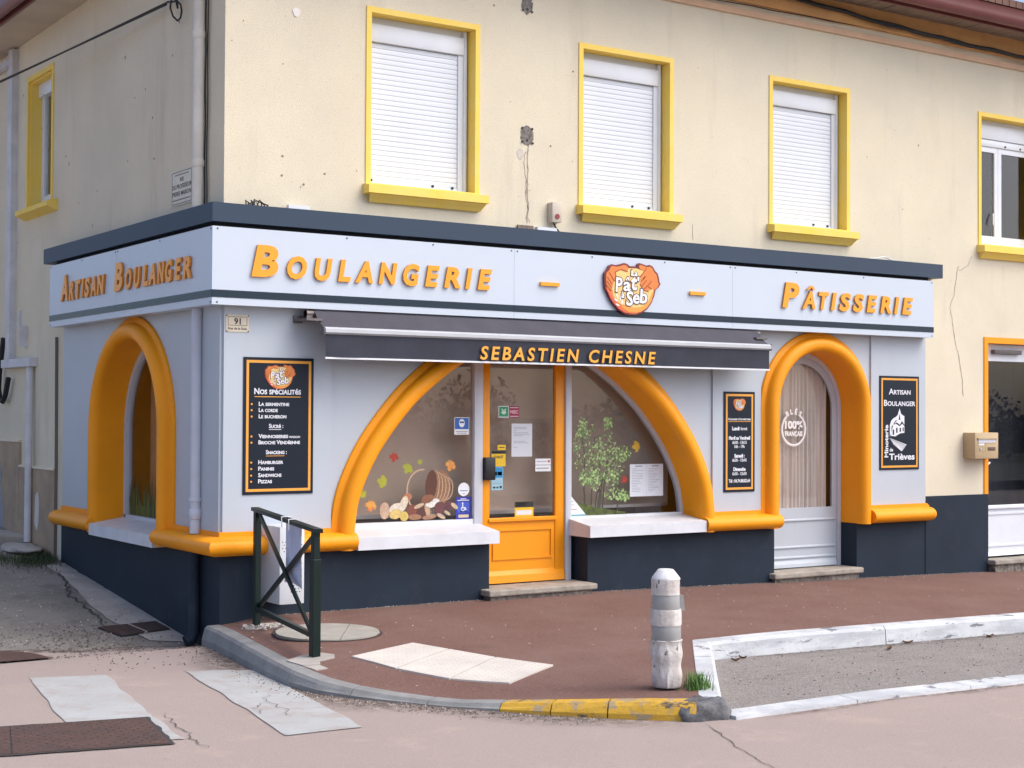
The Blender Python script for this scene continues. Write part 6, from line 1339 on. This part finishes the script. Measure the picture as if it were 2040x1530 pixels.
fs_ = thing('footing_stone', (-0.2, 4.38, zr(-0.2, 4.38)), 'pale broken stone at the foot of the side wall', 'stone'); finish('stone', bm, CONC, fs_, smooth=True)
bm = bmesh.new(); box(bm, WLD, -0.42, -0.0, 4.75, 7.5, zr(0, 4.7)-0.2, zr(0, 5.4)+0.02, bev=0.02)
for v in bm.verts: v.co += Vector((0.03*noise.noise(v.co*3), 0.0, 0.03*noise.noise(v.co*2)))
fs_ = thing('concrete_ledge', (-0.2, 5.5, zr(0, 5.5)), 'rough concrete ledge along the far side wall', 'ledge'); finish('ledge', bm, CONC, fs_)
def grit(name, m, n, region, zf_, smin, smax, flat_=0.5, label=None, cat_=None):
    bm = bmesh.new(); k = 0
    while k < n:
        r = region(); 
        if r is None: continue
        x, y = r; s = random.uniform(smin, smax); z = zf_(x, y)+0.006; a = random.uniform(0, 6.28)
        P = [Vector((math.cos(a+i*2.09)*s*random.uniform(0.6, 1.2), math.sin(a+i*2.09)*s*random.uniform(0.6, 1.2), 0)) for i in range(3)]
        b_ = [bm.verts.new((x+p.x, y+p.y, z-0.002)) for p in P]; tpv = bm.verts.new((x, y, z+s*flat_))
        for i in range(3): bm.faces.new((b_[i], b_[(i+1) % 3], tpv))
        k += 1
    return tag(finish(name, bm, m), label, cat_, kind='stuff')
def near_kerb():
    i = random.randrange(0, 12); a = Vector(KB[i]); b = Vector(KB[i+1]); p = a+(b-a)*random.random(); t = (b-a).normalized(); d = abs(random.gauss(0, 0.10))+0.012
    return (p.x+t.y*d, p.y-t.x*d)
grit('kerb_grit', DARKGRIT, 700, near_kerb, zr, 0.003, 0.009, label='dark grit and crumbs gathered along the foot of the kerb', cat_='grit')
grit('pale_grit', PEB, 160, near_kerb, zr, 0.003, 0.009, label='pale gravel crumbs along the foot of the kerb', cat_='grit')
def in_pave():
    x, y = random.uniform(-0.2, 8), random.uniform(-3.4, -0.02)
    return (x, y) if (y > -2.35 or (x < 1.2 and y > -3 and x > 0)) else None
grit('pavement_chips', PEB, 130, in_pave, zpk, 0.004, 0.012, 0.3, 'scattered pale chips on the red pavement', 'grit')
def wall_foot(): return (random.uniform(0.3, 8.5), -abs(random.gauss(0, 0.025))-0.012)
grit('wall_foot_dust', PEB, 260, wall_foot, zpk, 0.002, 0.007, 0.4, 'pale dust line at the foot of the navy wall', 'dust')
def in_alley():
    return (random.uniform(-1.6, -0.05), random.uniform(0.4, 3.4))
grit('alley_gravel', PEB, 260, in_alley, lambda x, y: zr(x, y)+0.006, 0.004, 0.014, 0.5, 'loose gravel lying on the grey alley', 'gravel')
grit('alley_debris', DARKGRIT, 420, lambda: (random.gauss(-0.75, 0.35), random.gauss(0.85, 0.3)), lambda x, y: zr(x, y)+0.006, 0.004, 0.016, 0.4, 'dark crumbled asphalt at the mouth of the alley', 'gravel')
grit('road_crumbs', DARKGRIT, 150, lambda: (random.uniform(-1.2, 0.0), random.uniform(-0.9, 0.35)), zr, 0.004, 0.012, 0.5, 'dark crumbs scattered on the pink road by the alley', 'grit')
def in_bay():
    x, y = random.uniform(1.5, 7), random.uniform(-3.98, -2.6)
    return (x, y) if (y > -4+(0) and x > 1.45+(y+4)*0.86) else None
grit('bay_gravel', PEB, 320, in_bay, lambda x, y: zr(x, y)+0.005, 0.003, 0.010, 0.5, 'pale gravel crumbs on the grey parking bay', 'gravel')
grit('bay_debris', DARKGRIT, 240, in_bay, lambda x, y: zr(x, y)+0.005, 0.003, 0.011, 0.4, 'dark crumbs on the grey parking bay', 'gravel')
# dead leaves against the bay kerb
k = 0
for (x, y, s, lab) in ((2.62, -2.72, 0.035, 'dry brown leaf in the inner corner of the parking bay'), (2.74, -2.66, 0.03, 'small dry leaf beside the inner corner of the parking bay'), (4.05, -2.80, 0.045, 'curled red brown leaf on the parking bay below the kerb joint'), (4.45, -2.62, 0.04, 'brown leaf scrap against the white kerb joint'), (5.35, -2.66, 0.05, 'long brown leaf by the kerb at the right')):
    t = thing('dead_leaf', (x, y, zr(x, y)+0.008), lab, 'leaf', 'dead leaves in the parking bay'); bm = bmesh.new(); a = random.uniform(0, 6.28); N = 6; rows = []
    for i in range(N+1):
        u_ = i/N*2-1; wd = 0.45*s*math.sqrt(max(0.03, 1-u_*u_)); c_ = Vector((x+u_*s*math.cos(a), y+u_*s*math.sin(a), zr(x, y)+0.010+0.012*u_*u_)); sd_ = Vector((-math.sin(a), math.cos(a), 0))
        rows.append([bm.verts.new(c_-sd_*wd+Vector((0, 0, 0.012))), bm.verts.new(c_), bm.verts.new(c_+sd_*wd+Vector((0, 0, 0.010)))])
    for i in range(N):
        for q in range(2): bm.faces.new((rows[i][q], rows[i+1][q], rows[i+1][q+1], rows[i][q+1]))
    finish('blade', bm, LITTER, t, smooth=True)

# ------------------------------------------------------------------ unseen far side of the street, added to shape the pane reflections
VERGE = mat('added_verge_grass', (0.05, 0.065, 0.03), 0.95, 0.4, 2)
bm = bmesh.new(); V = [bm.verts.new(p) for p in ((-400, -400, 0.004), (400, -400, 0.004), (400, -15, 0.004), (-400, -15, 0.004))]; bm.faces.new(V)
o = tag(finish('added_verge', bm, VERGE), kind='structure'); o.location.z = -0.26+0.26  # unseen dark ground, added to even out what the panes reflect
FOL = mat('added_tree_leaves', (0.05, 0.075, 0.03), 0.9, 0.5, 1.5, c2=(0.02, 0.035, 0.015))
bm = bmesh.new(); rnd = random.Random(3)  # unseen tree belt, added to break up the horizon mirrored in the glass
for k in range(46):
    cx_ = -42+k*2.1+rnd.uniform(-0.8, 0.8); cy_ = -30+rnd.uniform(-4, 4); hh = rnd.uniform(1.3, 2.2)+(1.1 if k % 9 == 4 else 0); rr = rnd.uniform(1.2, 2.4)
    for j in range(700):
        d = Vector((rnd.gauss(0, 1), rnd.gauss(0, 1), rnd.gauss(0, 1))).normalized()*rnd.uniform(0.5, 1.0); c = Vector((cx_+d.x*rr, cy_+d.y*rr, hh*0.52+d.z*hh*0.52)); q = rnd.uniform(0.05, 0.12)
        a = Vector((rnd.gauss(0, 1), rnd.gauss(0, 1), rnd.gauss(0, 1))).normalized()*q; b = Vector((rnd.gauss(0, 1), rnd.gauss(0, 1), rnd.gauss(0, 1))).normalized()*q
        bm.faces.new([bm.verts.new(c+a), bm.verts.new(c+b), bm.verts.new(c-a), bm.verts.new(c-b)])
tag(finish('added_tree_belt', bm, FOL), 'unseen belt of trees added across the street for the pane reflections', 'trees', kind='stuff')
